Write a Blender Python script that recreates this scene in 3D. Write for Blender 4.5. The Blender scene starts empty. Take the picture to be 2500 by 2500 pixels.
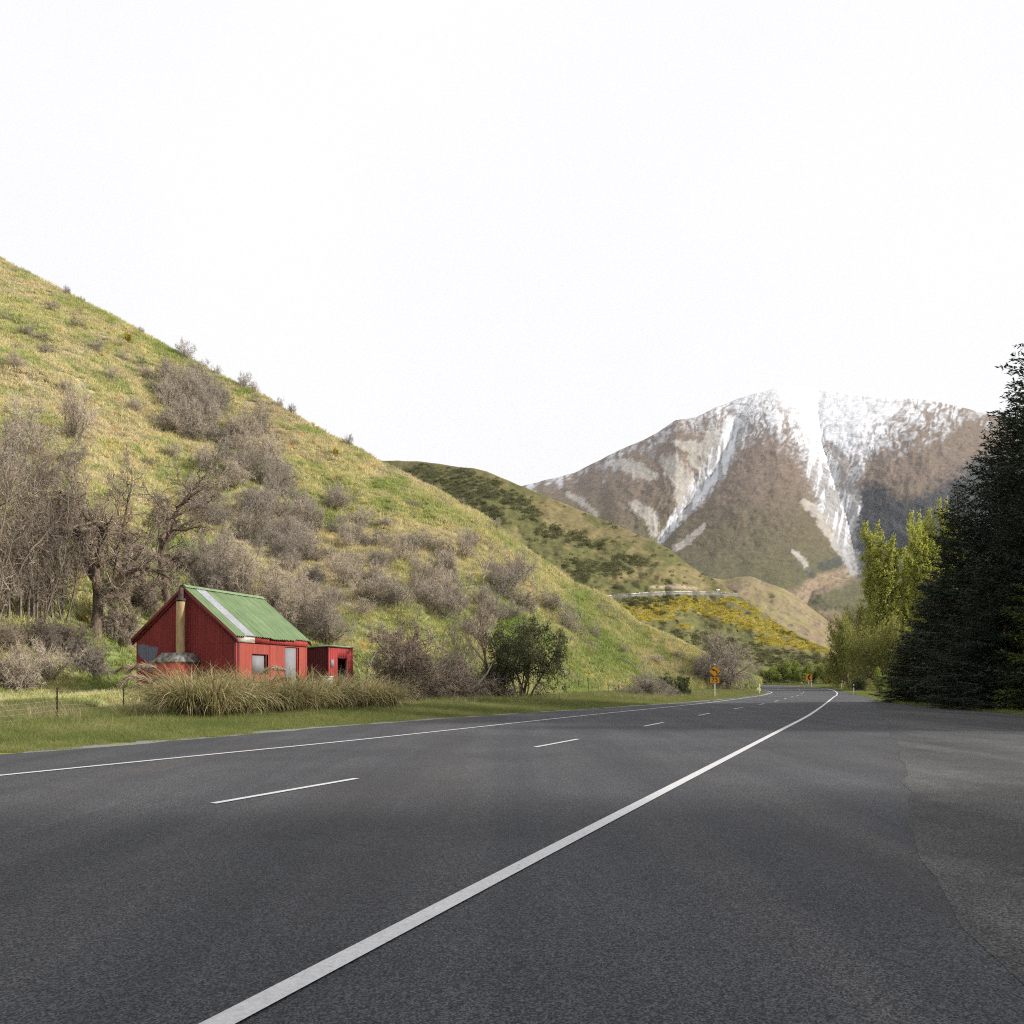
import bpy, bmesh, math, random
import numpy as np
from math import radians, sin, cos, pi, sqrt

# ------------------------------------------------------------------ camera, sky, sun, exposure
S = bpy.context.scene
COL = S.collection
F, CX, HY, EYE = 2000.0, 1250.0, 1665.0, 1.55      # focal length in photo pixels, principal column, horizon row, eye height
cam_d = bpy.data.cameras.new('camera'); cam = bpy.data.objects.new('camera', cam_d); COL.objects.link(cam)
cam_d.sensor_width = 36.0; cam_d.sensor_fit = 'HORIZONTAL'; cam_d.lens = 36.0*F/2500.0
cam_d.shift_y = (HY-1250.0)/2500.0
cam_d.clip_start = 0.1; cam_d.clip_end = 60000
cam.location = (0, 0, EYE); cam.rotation_euler = (pi/2, 0, 0)
S.camera = cam
SUN_EL, SUN_AZ = 28.0, 88.0                         # azimuth clockwise from +Y
W = bpy.data.worlds.new('World'); S.world = W; W.use_nodes = True
nt = W.node_tree; nt.nodes.clear()
wo = nt.nodes.new('ShaderNodeOutputWorld')
sky = nt.nodes.new('ShaderNodeTexSky'); sky.sky_type = 'NISHITA'; sky.sun_disc = False
sky.sun_elevation = radians(SUN_EL); sky.sun_rotation = radians(SUN_AZ); sky.dust_density = 4.0; sky.air_density = 1.0
b1 = nt.nodes.new('ShaderNodeBackground'); b1.inputs['Strength'].default_value = 0.08
nt.links.new(sky.outputs[0], b1.inputs['Color'])
# thin bright overcast: the same even white cloud sheet over the whole sky, faintly mottled
tc = nt.nodes.new('ShaderNodeTexCoord'); nz = nt.nodes.new('ShaderNodeTexNoise')
nz.inputs['Scale'].default_value = 2.2; nz.inputs['Detail'].default_value = 5
nt.links.new(tc.outputs['Generated'], nz.inputs['Vector'])
rp = nt.nodes.new('ShaderNodeValToRGB')
rp.color_ramp.elements[0].position = 0.3; rp.color_ramp.elements[0].color = (0.94, 0.94, 0.965, 1)
rp.color_ramp.elements[1].position = 0.7; rp.color_ramp.elements[1].color = (0.985, 0.985, 0.995, 1)
nt.links.new(nz.outputs['Fac'], rp.inputs['Fac'])
b2 = nt.nodes.new('ShaderNodeBackground'); b2.inputs['Strength'].default_value = 0.815
nt.links.new(rp.outputs['Color'], b2.inputs['Color'])
mx = nt.nodes.new('ShaderNodeMixShader'); mx.inputs[0].default_value = 0.93
nt.links.new(b1.outputs[0], mx.inputs[1]); nt.links.new(b2.outputs[0], mx.inputs[2]); nt.links.new(mx.outputs[0], wo.inputs['Surface'])
sun_d = bpy.data.lights.new('sun', 'SUN'); sun_o = bpy.data.objects.new('sun', sun_d); COL.objects.link(sun_o)
sun_d.energy = 5.0; sun_d.angle = radians(3.5); sun_d.color = (1.0, 0.94, 0.85)
sun_o.rotation_euler = (radians(90-SUN_EL), 0, radians(180-SUN_AZ))
sun_o.location = (60, 0, 60)
S.view_settings.view_transform = 'Standard'; S.view_settings.look = 'None'
S.view_settings.exposure = 0.42; S.view_settings.gamma = 1.0; S.view_settings.use_curve_mapping = False
S.cycles.max_bounces = 6; S.cycles.diffuse_bounces = 3; S.cycles.glossy_bounces = 2
S.cycles.transparent_max_bounces = 4; S.cycles.volume_bounces = 0; S.cycles.transmission_bounces = 3
S.cycles.use_denoising = False; S.cycles.sample_clamp_indirect = 2.0; S.cycles.sample_clamp_direct = 3.5; S.cycles.filter_width = 1.15; S.cycles.use_adaptive_sampling = False

# ------------------------------------------------------------------ helpers
def P(px, py, d): return np.array([(px-CX)/F*d, d, EYE+(HY-py)/F*d])
def topx(x, y, z): return CX+F*x/y, HY-F*(z-EYE)/y
def sstep(a, b, x):
    t = np.clip((np.asarray(x, float)-a)/(b-a), 0, 1); return t*t*(3-2*t)
def _h(ix, iy, s):
    n = (ix.astype(np.int64)*374761393 + iy.astype(np.int64)*668265263 + s*1274126177) & 0x7fffffff
    n = ((n ^ (n >> 13))*1274126177) & 0x7fffffff
    return ((n ^ (n >> 16)) & 0xffff)/65535.0
def vnoise(x, y, s=0):
    x = np.asarray(x, float); y = np.asarray(y, float)
    ix = np.floor(x); iy = np.floor(y); fx = x-ix; fy = y-iy
    fx = fx*fx*(3-2*fx); fy = fy*fy*(3-2*fy); ix = ix.astype(np.int64); iy = iy.astype(np.int64)
    a = _h(ix, iy, s); b = _h(ix+1, iy, s); c = _h(ix, iy+1, s); d = _h(ix+1, iy+1, s)
    return (a*(1-fx)+b*fx)*(1-fy)+(c*(1-fx)+d*fx)*fy
def fbm(x, y, s=0, o=4):
    v = 0; a = 0.5; t = 0
    for i in range(o):
        v = v+a*vnoise(x, y, s+i*17); t += a; a *= .5; x = np.asarray(x)*2.03+13.7; y = np.asarray(y)*2.03+7.1
    return v/t
class Acc:
    """collects triangles and quads, then becomes ONE mesh"""
    def __init__(s): s.v = []; s.t = []; s.q = []; s.n = 0
    def add(s, v, f):
        v = np.asarray(v, float).reshape(-1, 3); f = np.asarray(f, np.int64)
        if len(v) == 0 or len(f) == 0: return
        (s.t if f.shape[1] == 3 else s.q).append(f+s.n); s.v.append(v); s.n += len(v)
    def merge(s, o, M=None):
        for a in o.v: pass
        v = np.concatenate(o.v) if o.v else np.zeros((0, 3)); n = s.n
        s.v.append(v); s.n += len(v)
        s.t += [f+n for f in o.t]; s.q += [f+n for f in o.q]
    def mesh(s, name, mats, smooth=False):
        me = bpy.data.meshes.new(name)
        v = np.concatenate(s.v).astype(np.float32)
        t = np.concatenate(s.t) if s.t else np.zeros((0, 3), np.int64); q = np.concatenate(s.q) if s.q else np.zeros((0, 4), np.int64)
        me.vertices.add(len(v)); me.vertices.foreach_set('co', v.ravel())
        nl = t.size+q.size; me.loops.add(nl)
        me.loops.foreach_set('vertex_index', np.concatenate([t.ravel(), q.ravel()]).astype(np.int32))
        npol = len(t)+len(q); me.polygons.add(npol)
        st = np.concatenate([np.arange(len(t))*3, t.size+np.arange(len(q))*4]).astype(np.int32)
        me.polygons.foreach_set('loop_start', st)
        if smooth: me.polygons.foreach_set('use_smooth', np.ones(npol, bool))
        me.update(calc_edges=True); me.validate()
        for m in (mats if isinstance(mats, (list, tuple)) else [mats]): me.materials.append(m)
        return me
def vcol(me, cols, name='Col'):
    a = me.color_attributes.new(name, 'FLOAT_COLOR', 'POINT')
    c = np.ones((len(cols), 4), np.float32); c[:, :3] = cols; a.data.foreach_set('color', c.ravel())
def fattr(me, name, vals, typ='FLOAT'):
    a = me.attributes.new(name, typ, 'POINT')
    a.data.foreach_set('vector' if typ == 'FLOAT_VECTOR' else 'value', np.asarray(vals, np.float32).ravel())
def link(name, me, parent=None, loc=None):
    o = bpy.data.objects.new(name, me); COL.objects.link(o)
    if parent is not None: o.parent = parent
    if loc is not None: o.location = loc
    return o
def tag(o, label=None, cat=None, group=None, kind=None):
    if label: o['label'] = label
    if cat: o['category'] = cat
    if group: o['group'] = group
    if kind: o['kind'] = kind
    return o
def thing(name, label, cat, loc=(0, 0, 0), rz=0, group=None):
    o = bpy.data.objects.new(name, None); COL.objects.link(o); o.location = loc; o.rotation_euler = (0, 0, rz)
    o.empty_display_size = .2
    return tag(o, label, cat, group)
def copy_tree(o, parent=None):
    c = o.copy(); COL.objects.link(c)
    if parent is not None: c.parent = parent
    for ch in o.children: copy_tree(ch, c)
    return c
def grid_faces(nr, nc):
    i = np.arange(nr-1)[:, None]*nc+np.arange(nc-1)[None, :]
    return np.stack([i, i+1, i+nc+1, i+nc], -1).reshape(-1, 4)
def sheet(V):                                   # V: (rows, cols, 3)
    a = Acc(); a.add(V.reshape(-1, 3), grid_faces(V.shape[0], V.shape[1])); return a
def box(a, lo, hi, M=None):
    (x0, y0, z0), (x1, y1, z1) = lo, hi
    v = np.array([[x0,y0,z0],[x1,y0,z0],[x1,y1,z0],[x0,y1,z0],[x0,y0,z1],[x1,y0,z1],[x1,y1,z1],[x0,y1,z1]], float)
    if M is not None: v = v@M[0].T+M[1]
    a.add(v, [[0,3,2,1],[4,5,6,7],[0,1,5,4],[1,2,6,5],[2,3,7,6],[3,0,4,7]])
def frame_of(d):
    d = d/np.linalg.norm(d); u = np.cross(d, [0, 0, 1.0]); n = np.linalg.norm(u)
    u = np.array([1.0, 0, 0]) if n < 1e-4 else u/n
    return d, u, np.cross(u, d)
def tube(a, pts, r, sides=6, cap=False):
    pts = np.asarray(pts, float); n = len(pts); r = np.broadcast_to(np.asarray(r, float), (n,))
    d = np.gradient(pts, axis=0); d /= np.linalg.norm(d, axis=1, keepdims=True)+1e-9
    _, u0, _ = frame_of(d[0]); u = np.tile(u0, (n, 1)); u -= d*(u*d).sum(1, keepdims=True)
    u /= np.linalg.norm(u, axis=1, keepdims=True)+1e-9; w = np.cross(d, u)
    an = np.arange(sides)*2*pi/sides
    v = pts[:, None, :]+r[:, None, None]*(np.cos(an)[None, :, None]*u[:, None, :]+np.sin(an)[None, :, None]*w[:, None, :])
    i = np.arange(n-1)[:, None]*sides+np.arange(sides)[None, :]; j = np.arange(n-1)[:, None]*sides+(np.arange(sides)[None, :]+1) % sides
    f = np.stack([i, j, j+sides, i+sides], -1).reshape(-1, 4)
    a.add(v.reshape(-1, 3), f)
    if cap:
        for k, rev in ((0, True), (n-1, False)):
            c = np.concatenate([v[k], pts[k:k+1]]); fs = [[q, (q+1) % sides, sides] for q in range(sides)]
            if rev: fs = [x[::-1] for x in fs]
            a.add(c, fs)
def catmull(pts, n):
    p = np.asarray(pts, float); s = np.concatenate([[0], np.cumsum(np.linalg.norm(np.diff(p, axis=0), axis=1))])
    m = np.zeros_like(p); m[1:-1] = (p[2:]-p[:-2])/(s[2:]-s[:-2])[:, None]; m[0] = (p[1]-p[0])/(s[1]-s[0]); m[-1] = (p[-1]-p[-2])/(s[-1]-s[-2])
    t = np.linspace(0, s[-1], n); k = np.clip(np.searchsorted(s, t, 'right')-1, 0, len(p)-2)
    h = (s[k+1]-s[k])[:, None]; u = ((t-s[k])/(s[k+1]-s[k]))[:, None]
    return (2*u**3-3*u**2+1)*p[k]+(u**3-2*u**2+u)*h*m[k]+(-2*u**3+3*u**2)*p[k+1]+(u**3-u**2)*h*m[k+1]
def capsule(px, py, pts, nz=0):                 # thick polyline mask in photo space, 1 inside fading to 0
    best = np.full(np.shape(px), 9.0)
    for (x0, y0, w0), (x1, y1, w1) in zip(pts[:-1], pts[1:]):
        dx, dy = x1-x0, y1-y0; L = dx*dx+dy*dy+1e-9
        t = np.clip(((px-x0)*dx+(py-y0)*dy)/L, 0, 1)
        dist = np.hypot(px-x0-t*dx, py-y0-t*dy)/(w0+(w1-w0)*t)
        best = np.minimum(best, dist)
    return sstep(1.25, .65, best+nz)

# ------------------------------------------------------------------ materials
class N:
    def __init__(s, name):
        s.m = bpy.data.materials.new(name); s.m.use_nodes = True; s.nt = s.m.node_tree; s.nt.nodes.clear()
        s.out = s.add('OutputMaterial'); s.bs = s.add('BsdfPrincipled'); s.link(s.bs.outputs[0], s.out.inputs[0])
        s.bs.inputs['Specular IOR Level'].default_value = .25
    def add(s, t): return s.nt.nodes.new('ShaderNode'+t)
    def link(s, a, b): s.nt.links.new(a, b)
    def pos(s, obj=False):
        if obj: return s.add('TexCoord').outputs['Object']
        return s.add('NewGeometry').outputs['Position']
    def mapv(s, v, scale=(1, 1, 1), rot=(0, 0, 0)):
        n = s.add('Mapping'); s.link(v, n.inputs[0]); n.inputs['Scale'].default_value = scale; n.inputs['Rotation'].default_value = rot; return n.outputs[0]
    def noise(s, v, sc, det=4, rough=.55, dist=0):
        n = s.add('TexNoise'); s.link(v, n.inputs['Vector']); n.inputs['Scale'].default_value = sc; n.inputs['Detail'].default_value = det
        n.inputs['Roughness'].default_value = rough; n.inputs['Distortion'].default_value = dist; return n.outputs['Fac']
    def vor(s, v, sc, out='Distance'):
        n = s.add('TexVoronoi'); s.link(v, n.inputs['Vector']); n.inputs['Scale'].default_value = sc; return n.outputs[out]
    def ramp(s, f, stops):
        n = s.add('ValToRGB'); s.link(f, n.inputs[0]); e = n.color_ramp.elements
        while len(e) < len(stops): e.new(.5)
        for x, (p, c) in zip(e, stops):
            x.position = p; x.color = (c, c, c, 1) if isinstance(c, (int, float)) else (*c, 1)
        return n.outputs[0]
    def mix(s, f, a, b, mode='MIX'):
        n = s.add('Mix'); n.data_type = 'RGBA'; n.blend_type = mode
        for k, x in ((0, f), (6, a), (7, b)):
            if hasattr(x, 'links'): s.link(x, n.inputs[k])
            else: n.inputs[k].default_value = x if k == 0 else (*x, 1)
        return n.outputs[2]
    def bump(s, h, st, dist=.02):
        n = s.add('Bump'); s.link(h, n.inputs['Height']); n.inputs['Strength'].default_value = st; n.inputs['Distance'].default_value = dist
        s.link(n.outputs[0], s.bs.inputs['Normal'])
    def col(s, c, rough=.85):
        if hasattr(c, 'links'): s.link(c, s.bs.inputs['Base Color'])
        else: s.bs.inputs['Base Color'].default_value = (*c, 1)
        s.bs.inputs['Roughness'].default_value = rough
        return s.m
def simple(name, c1, c2, sc=6, rough=.8, bump=0, obj=True, lo=.35, hi=.65, det=5, stretch=(1, 1, 1), metal=0):
    n = N(name); v = n.mapv(n.pos(obj), stretch); f = n.noise(v, sc, det)
    if bump: n.bump(f, bump)
    n.bs.inputs['Metallic'].default_value = metal
    return n.col(n.ramp(f, [(lo, c1), (hi, c2)]), rough)
def leafmat(name, stops, trans=.3, sc=.0):
    n = N(name); g = n.add('NewGeometry'); c = n.ramp(g.outputs['Random Per Island'], stops)
    oi = n.add('ObjectInfo'); v = n.ramp(oi.outputs['Random'], [(0, .82), (1, 1.15)]); c = n.mix(1.0, c, v, 'MULTIPLY')
    n.col(c, .7)
    if trans:
        t = n.add('BsdfTranslucent'); n.link(c, t.inputs['Color']); m = n.add('MixShader'); m.inputs[0].default_value = trans
        n.link(n.bs.outputs[0], m.inputs[1]); n.link(t.outputs[0], m.inputs[2]); n.link(m.outputs[0], n.out.inputs[0])
    return n.m
def vcolmat(name, sc=.02, amt=.35, rough=.95, bump=0, bsc=None):
    n = N(name); a = n.add('Attribute'); a.attribute_name = 'Col'
    f = n.noise(n.pos(), sc, 8, .65); v = n.ramp(f, [(.25, 1-amt), (.75, 1+amt)])
    c = n.mix(1.0, a.outputs['Color'], v, 'MULTIPLY')
    if bump: n.bump(n.noise(n.pos(), bsc or sc*2, 6, .6), bump, 1/(bsc or sc*2)*.3)
    n.bs.inputs['Specular IOR Level'].default_value = .1
    return n.col(c, rough)
# ------------------------------------------------------------------ terrain functions (metres)
def zr(y): return np.interp(y, [90, 97, 106, 115, 128, 134, 139, 146, 160, 200], [0, .0, .06, .17, .46, .61, .74, 1.0, 1.2, 1.25])
LB = np.array([(-40.6,-40),(-20,0),(-10.9,17.46),(-9.6,19.9),(-5.27,30.1),(3.4,45.3),(6.4,50.3),(14.6,64.6),(21.8,79.5),(28,94),(33,105),(34.8,112),(36,118),(36,122),(34.5,127.3),(30,135),(15,146)], float)
RB = np.array([(20,-40),(20.5,0),(21,10),(22,25),(23.9,38),(25.8,49),(29.1,64.6),(36,83),(41.7,100),(46.5,115),(50.3,128),(51,134.5),(49.5,140.5),(45,147.5),(35,155.5),(20,166)], float)
def left_s(x, y):                                # metres left of the seal edge
    return np.maximum(0, (np.interp(y, LB[:13, 1], LB[:13, 0])-x)*.9)
K = [-1400,-1000,0,140,302,450,575,700,860,1000,1260,1400,1500,1600,1700,1780,1860]
FOOT = [10.5,13,27,28.5,34,34.5,35.5,38.5,43,50,62,78,88,97,103,108,116]
BEN = [15,18,33,35,41,46,48,50,52.5,56,68,83,92,100,105,109,117]
BH = [.5,.5,.5,.55,.8,.8,.8,.8,.8,.6,.4,.25,.2,.15,.1,.05,0]
CD = [230,205,165,160,154,150,145,140,134,130,122,118,116,114,113,113,119]
SKX = [-1400,-600,0,162,285,427,531,647,776,925,1035,1165,1294,1398,1488,1553,1630,1708,1780,1860]
SKY = [-150,310,630,712,776,857,912,964,1048,1123,1180,1249,1352,1421,1462,1520,1553,1594,1634,1664]
def base_z(x, y): return zr(y)+.25*sstep(.6, 6.0, left_s(x, y))-.04
def hill_z(x, y):
    x = np.asarray(x, float); y = np.maximum(np.asarray(y, float), .5); px = CX+F*x/y
    bz = base_z(x, y); f0 = np.interp(px, K, FOOT); fb = np.interp(px, K, BEN); bh = np.interp(px, K, BH); d1 = np.interp(px, K, CD)
    z1 = EYE+(HY-np.interp(px, SKX, SKY))/F*d1
    zb = bz+bh*sstep(f0, f0+3.4, y)
    v = np.clip((y-fb)/(d1-fb), 0, 1); g = .25*v*v+.75*v; g = np.where(v < .12, g*sstep(-.02, .12, v), g)
    rel = np.clip((y-fb)/18, 0, 1)*np.clip((d1-y)/14, 0.15, 1)
    nzv = (fbm(x*.045+3, y*.045, 5, 4)-.5)*8.0+(fbm(x*.3, y*.3, 9, 3)-.5)*1.7
    z = zb+np.maximum(z1-zb, 0)*g+nzv*rel*sstep(1900, 1650, px)*np.clip((z1-zb)/12, 0, 1)
    over = np.maximum(y-d1, 0); z = z-over*.28-over*over*.004
    return np.where((px < 1860) & (y > f0), np.maximum(z, bz-3), bz)
def ground_z(x, y): return np.maximum(base_z(x, y), hill_z(x, y))
_D = np.concatenate([np.arange(3, 130, .25), np.arange(130, 260, .5)])
def hit(px, py):                                 # where the ray through a photo pixel meets the ground or hillside
    x = (px-CX)/F*_D; z = EYE+(HY-py)/F*_D; g = ground_z(x, _D); k = np.nonzero(z <= g)[0]
    i = k[0] if len(k) else len(_D)-1
    return float(x[i]), float(_D[i]), float(g[i])
def hit_arr(px, py):
    X = ((px-CX)/F)[:, None]*_D[None, :]; Z = EYE+((HY-py)/F)[:, None]*_D[None, :]
    g = ground_z(X, np.broadcast_to(_D, X.shape)); m = Z <= g; ok = m.any(1); i = m.argmax(1); r = np.arange(len(px))
    return X[r, i], _D[i], g[r, i], ok

# ---- ground sheet
HILL_RAMP = [(.27, (.36,.29,.20)), (.37, (.47,.415,.275)), (.47, (.465,.42,.24)), (.57, (.39,.385,.18)), (.69, (.21,.265,.085))]
def grass_colour(n, random=None):
    p = n.pos(); a = n.noise(n.mapv(p, (1, 1, .6)), .055, 6, .62, .6); b = n.noise(p, .9, 3, .6)
    f = n.add('Math'); f.operation = 'MULTIPLY_ADD'; n.link(b, f.inputs[0]); f.inputs[1].default_value = .22; n.link(a, f.inputs[2])
    sp = n.add('SeparateXYZ'); n.link(p, sp.inputs[0]); lw = n.add('MapRange'); n.link(sp.outputs[2], lw.inputs[0]); lw.inputs[1].default_value = 1.0; lw.inputs[2].default_value = 16.0; lw.inputs[3].default_value = .0; lw.inputs[4].default_value = .13   # damp green foot of the slope, dry yellow higher up
    g = n.add('Math'); g.operation = 'SUBTRACT'; n.link(f.outputs[0], g.inputs[0]); n.link(lw.outputs[0], g.inputs[1])
    c = n.ramp(g.outputs[0], HILL_RAMP); q = n.noise(n.mapv(p, (1, 1, .5)), .22, 5, .6); c = n.mix(n.ramp(q, [(.50, 0.0), (.66, .6)]), c, (.36,.315,.245)); q2 = n.noise(n.mapv(p, (1, 1, .7)), .13, 5, .65, .8)
    return n.mix(n.ramp(q2, [(.50, 0.0), (.64, .75)]), c, (.22,.285,.085)), p
def hill_mat():
    n = N('tussock_slope'); c, p = grass_colour(n)
    v = n.ramp(n.noise(p, 2.3, 4, .65), [(.3, .5), (.7, .95)]); c = n.mix(1.0, c, v, 'MULTIPLY')
    n.bump(n.noise(p, 1.6, 5, .65), .9, .35); n.bs.inputs['Specular IOR Level'].default_value = .05
    return n.col(c, .95)
M_HILL = hill_mat()
def verge_mat():
    n = N('verge_turf'); p = n.pos()
    c = n.ramp(n.noise(p, .35, 5, .6), [(.3, (.12,.16,.045)), (.55, (.18,.20,.065)), (.75, (.24,.22,.10))])
    v = n.ramp(n.noise(p, 9, 4, .65), [(.3, .65), (.7, 1.25)]); n.bump(n.noise(p, 12, 4), .7, .05)
    n.bs.inputs['Specular IOR Level'].default_value = .05
    return n.col(n.mix(1.0, c, v, 'MULTIPLY'), .95)
M_VERGE = verge_mat()
def axis(fine0, fine1, st, far):
    a = np.arange(fine0, fine1+st, st); lo = []; hi = []; s = st; q = fine0
    while q > -far: s *= 1.45; q -= s; lo.append(q)
    s = st; q = fine1
    while q < far: s *= 1.45; q += s; hi.append(q)
    return np.concatenate([lo[::-1], a, hi])
gx = axis(-50, 70, 1.0, 6000); gy = axis(-40, 190, 1.2, 6000)
X, Y = np.meshgrid(gx, gy); Z = base_z(X, Y)+(fbm(X*.25, Y*.25, 3, 3)-.5)*.1*np.clip(left_s(X, Y)/2, 0, 1)
inroad = (X > np.interp(Y, LB[:13,1], LB[:13,0])) & (X < np.interp(Y, RB[:12,1], RB[:12,0])); Z -= .05*inroad
Z = Z-np.clip((np.hypot(X, Y)-400)/1000, 0, 1)*6
ground = link('ground', sheet(np.stack([X, Y, Z], -1)).mesh('ground', M_VERGE, True)); tag(ground, kind='structure')

# ---- left hillside
cols = np.arange(-1400, 1861, 9.0); rows = np.concatenate([np.linspace(0, .14, 16)[:-1], np.linspace(.14, 1, 130), np.linspace(1.03, 1.5, 12)])
CXs, RW = np.meshgrid(cols, rows); f0 = np.interp(CXs, K, FOOT); d1 = np.interp(CXs, K, CD)
dd = f0+(d1-f0)*RW**1.25; xx = (CXs-CX)/F*dd; zz = hill_z(xx, np.maximum(dd, f0+.01))
zz = np.where(RW == 0, base_z(xx, dd)-.25, zz)
hillside = link('hillside', sheet(np.stack([xx, dd, zz], -1)).mesh('hillside', M_HILL, True)); tag(hillside, kind='structure')

# ---- far terrain, laid out as depth over direction: hills 200 m to 4 km away
def far_sheet(name, pxs, nrow, skx, sky_, bottom, depth, colour, mat, extra=6):
    ws = np.concatenate([np.linspace(0, 1, nrow), 1+np.arange(1, extra)*.02]); PX, Wv = np.meshgrid(pxs, ws)
    top = np.interp(PX, skx, sky_); top = top+(fbm(PX*.03, PX*0+1.5, 21, 3)-.5)*5
    wc = np.minimum(Wv, 1); PY = bottom+(top-bottom)*wc; D = depth(PX, PY, wc)
    x = (PX-CX)/F*D; z = EYE+(HY-PY)/F*D; ov = np.maximum(Wv-1, 0)
    s = 1+ov*3; x *= s; D2 = D*s; z = z-ov*D*1.2
    me = sheet(np.stack([x, D2, z], -1)).mesh(name, mat, True); vcol(me, colour(PX, PY, wc).reshape(-1, 3))
    o = link(name, me); tag(o, kind='structure'); return o
def mixc(c, m, t): return c*(1-m[..., None])+np.array(t)*m[..., None]
# mountain
MX = [1000,1200,1280,1400,1500,1600,1650,1700,1750,1830,1900,1960,2000,2080,2150,2250,2300,2400,2500,2700,3000]
MY = [1235,1200,1185,1155,1105,1060,1025,1018,992,965,945,942,947,963,970,974,983,1008,1030,1075,1130]
G1 = [(1995,990,70),(2005,1080,60),(2035,1180,55),(2065,1260,48),(2080,1330,36),(2090,1385,22)]
G2 = [(1800,1040,34),(1765,1110,30),(1730,1170,26),(1690,1220,20),(1645,1275,14),(1612,1318,9)]
def pl_dist(px, py, pts, arc=False):
    best = np.full(px.shape, 1e9); side = np.zeros(px.shape); sarc = np.zeros(px.shape); acc = 0.0
    for (x0, y0, _), (x1, y1, _) in zip(pts[:-1], pts[1:]):
        dx, dy = x1-x0, y1-y0; t = np.clip(((px-x0)*dx+(py-y0)*dy)/(dx*dx+dy*dy), 0, 1); d = np.hypot(px-x0-t*dx, py-y0-t*dy)
        side = np.where(d < best, px-x0-t*dx, side); sarc = np.where(d < best, acc+t*math.hypot(dx, dy), sarc); acc += math.hypot(dx, dy); best = np.minimum(best, d)
    return (best, side, sarc) if arc else (best, side)
def gully_noise(px, py, seed, fs=.075, fd=.012, o=4):   # ribs and runnels that run down into the nearest gully
    wx = (fbm(px*.02, py*.02, seed+5, 3)-.5)*40; wy = (fbm(px*.02+9, py*.02, seed+6, 3)-.5)*40; px = px+wx; py = py+wy
    d1, s1, a1 = pl_dist(px, py, G1, True); d2, s2, a2 = pl_dist(px, py, G2, True); w = sstep(-30, 30, d2-d1)
    na = fbm(a1*fs+d1*fs*1.9+np.sign(s1)*40, d1*fd, seed, o); nb = fbm(a2*fs+d2*fs*1.9+np.sign(s2)*40+90, d2*fd, seed+3, o); k = np.exp(-np.minimum(d1, d2)/90); return (nb*(1-w)+na*w)*k+fbm(px*fs*.5+py*fs*.15, py*fs*.22, seed+8, o)*(1-k)
def mt_depth(px, py, w):
    D = 900+2900*w**1.3
    d1, s1 = pl_dist(px, py, G1); d2, s2 = pl_dist(px, py, G2); up = sstep(1440, 1330, py)
    D = D+np.where(s1 > 0, 620*np.exp(-d1/230), 480*np.exp(-d1/150))*up
    D = D+300*np.exp(-d2/75)*up
    d3, _ = pl_dist(px, py, [(2110,1395,0),(1985,1440,0),(1960,1500,0),(2080,1560,0)]); D = D+120*np.exp(-d3/40)
    rib = 1-np.abs(gully_noise(px, py, 31, .032, .010, 4)-.5)*4
    D = D-np.clip(rib, -1, 1)*20*sstep(1400, 1250, py)*np.clip((1-w)*6, .2, 1)
    D = D+(fbm(px*.03, py*.04, 41, 4)-.5)*70*np.clip((1-w)*5, .15, 1)*(.25+.75*sstep(1560, 1250, py))
    D = D+(fbm(px*.16, py*.2, 43, 3)-.5)*11*np.clip((1-w)*8, .1, 1)*sstep(1600, 1450, py)
    return D
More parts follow.
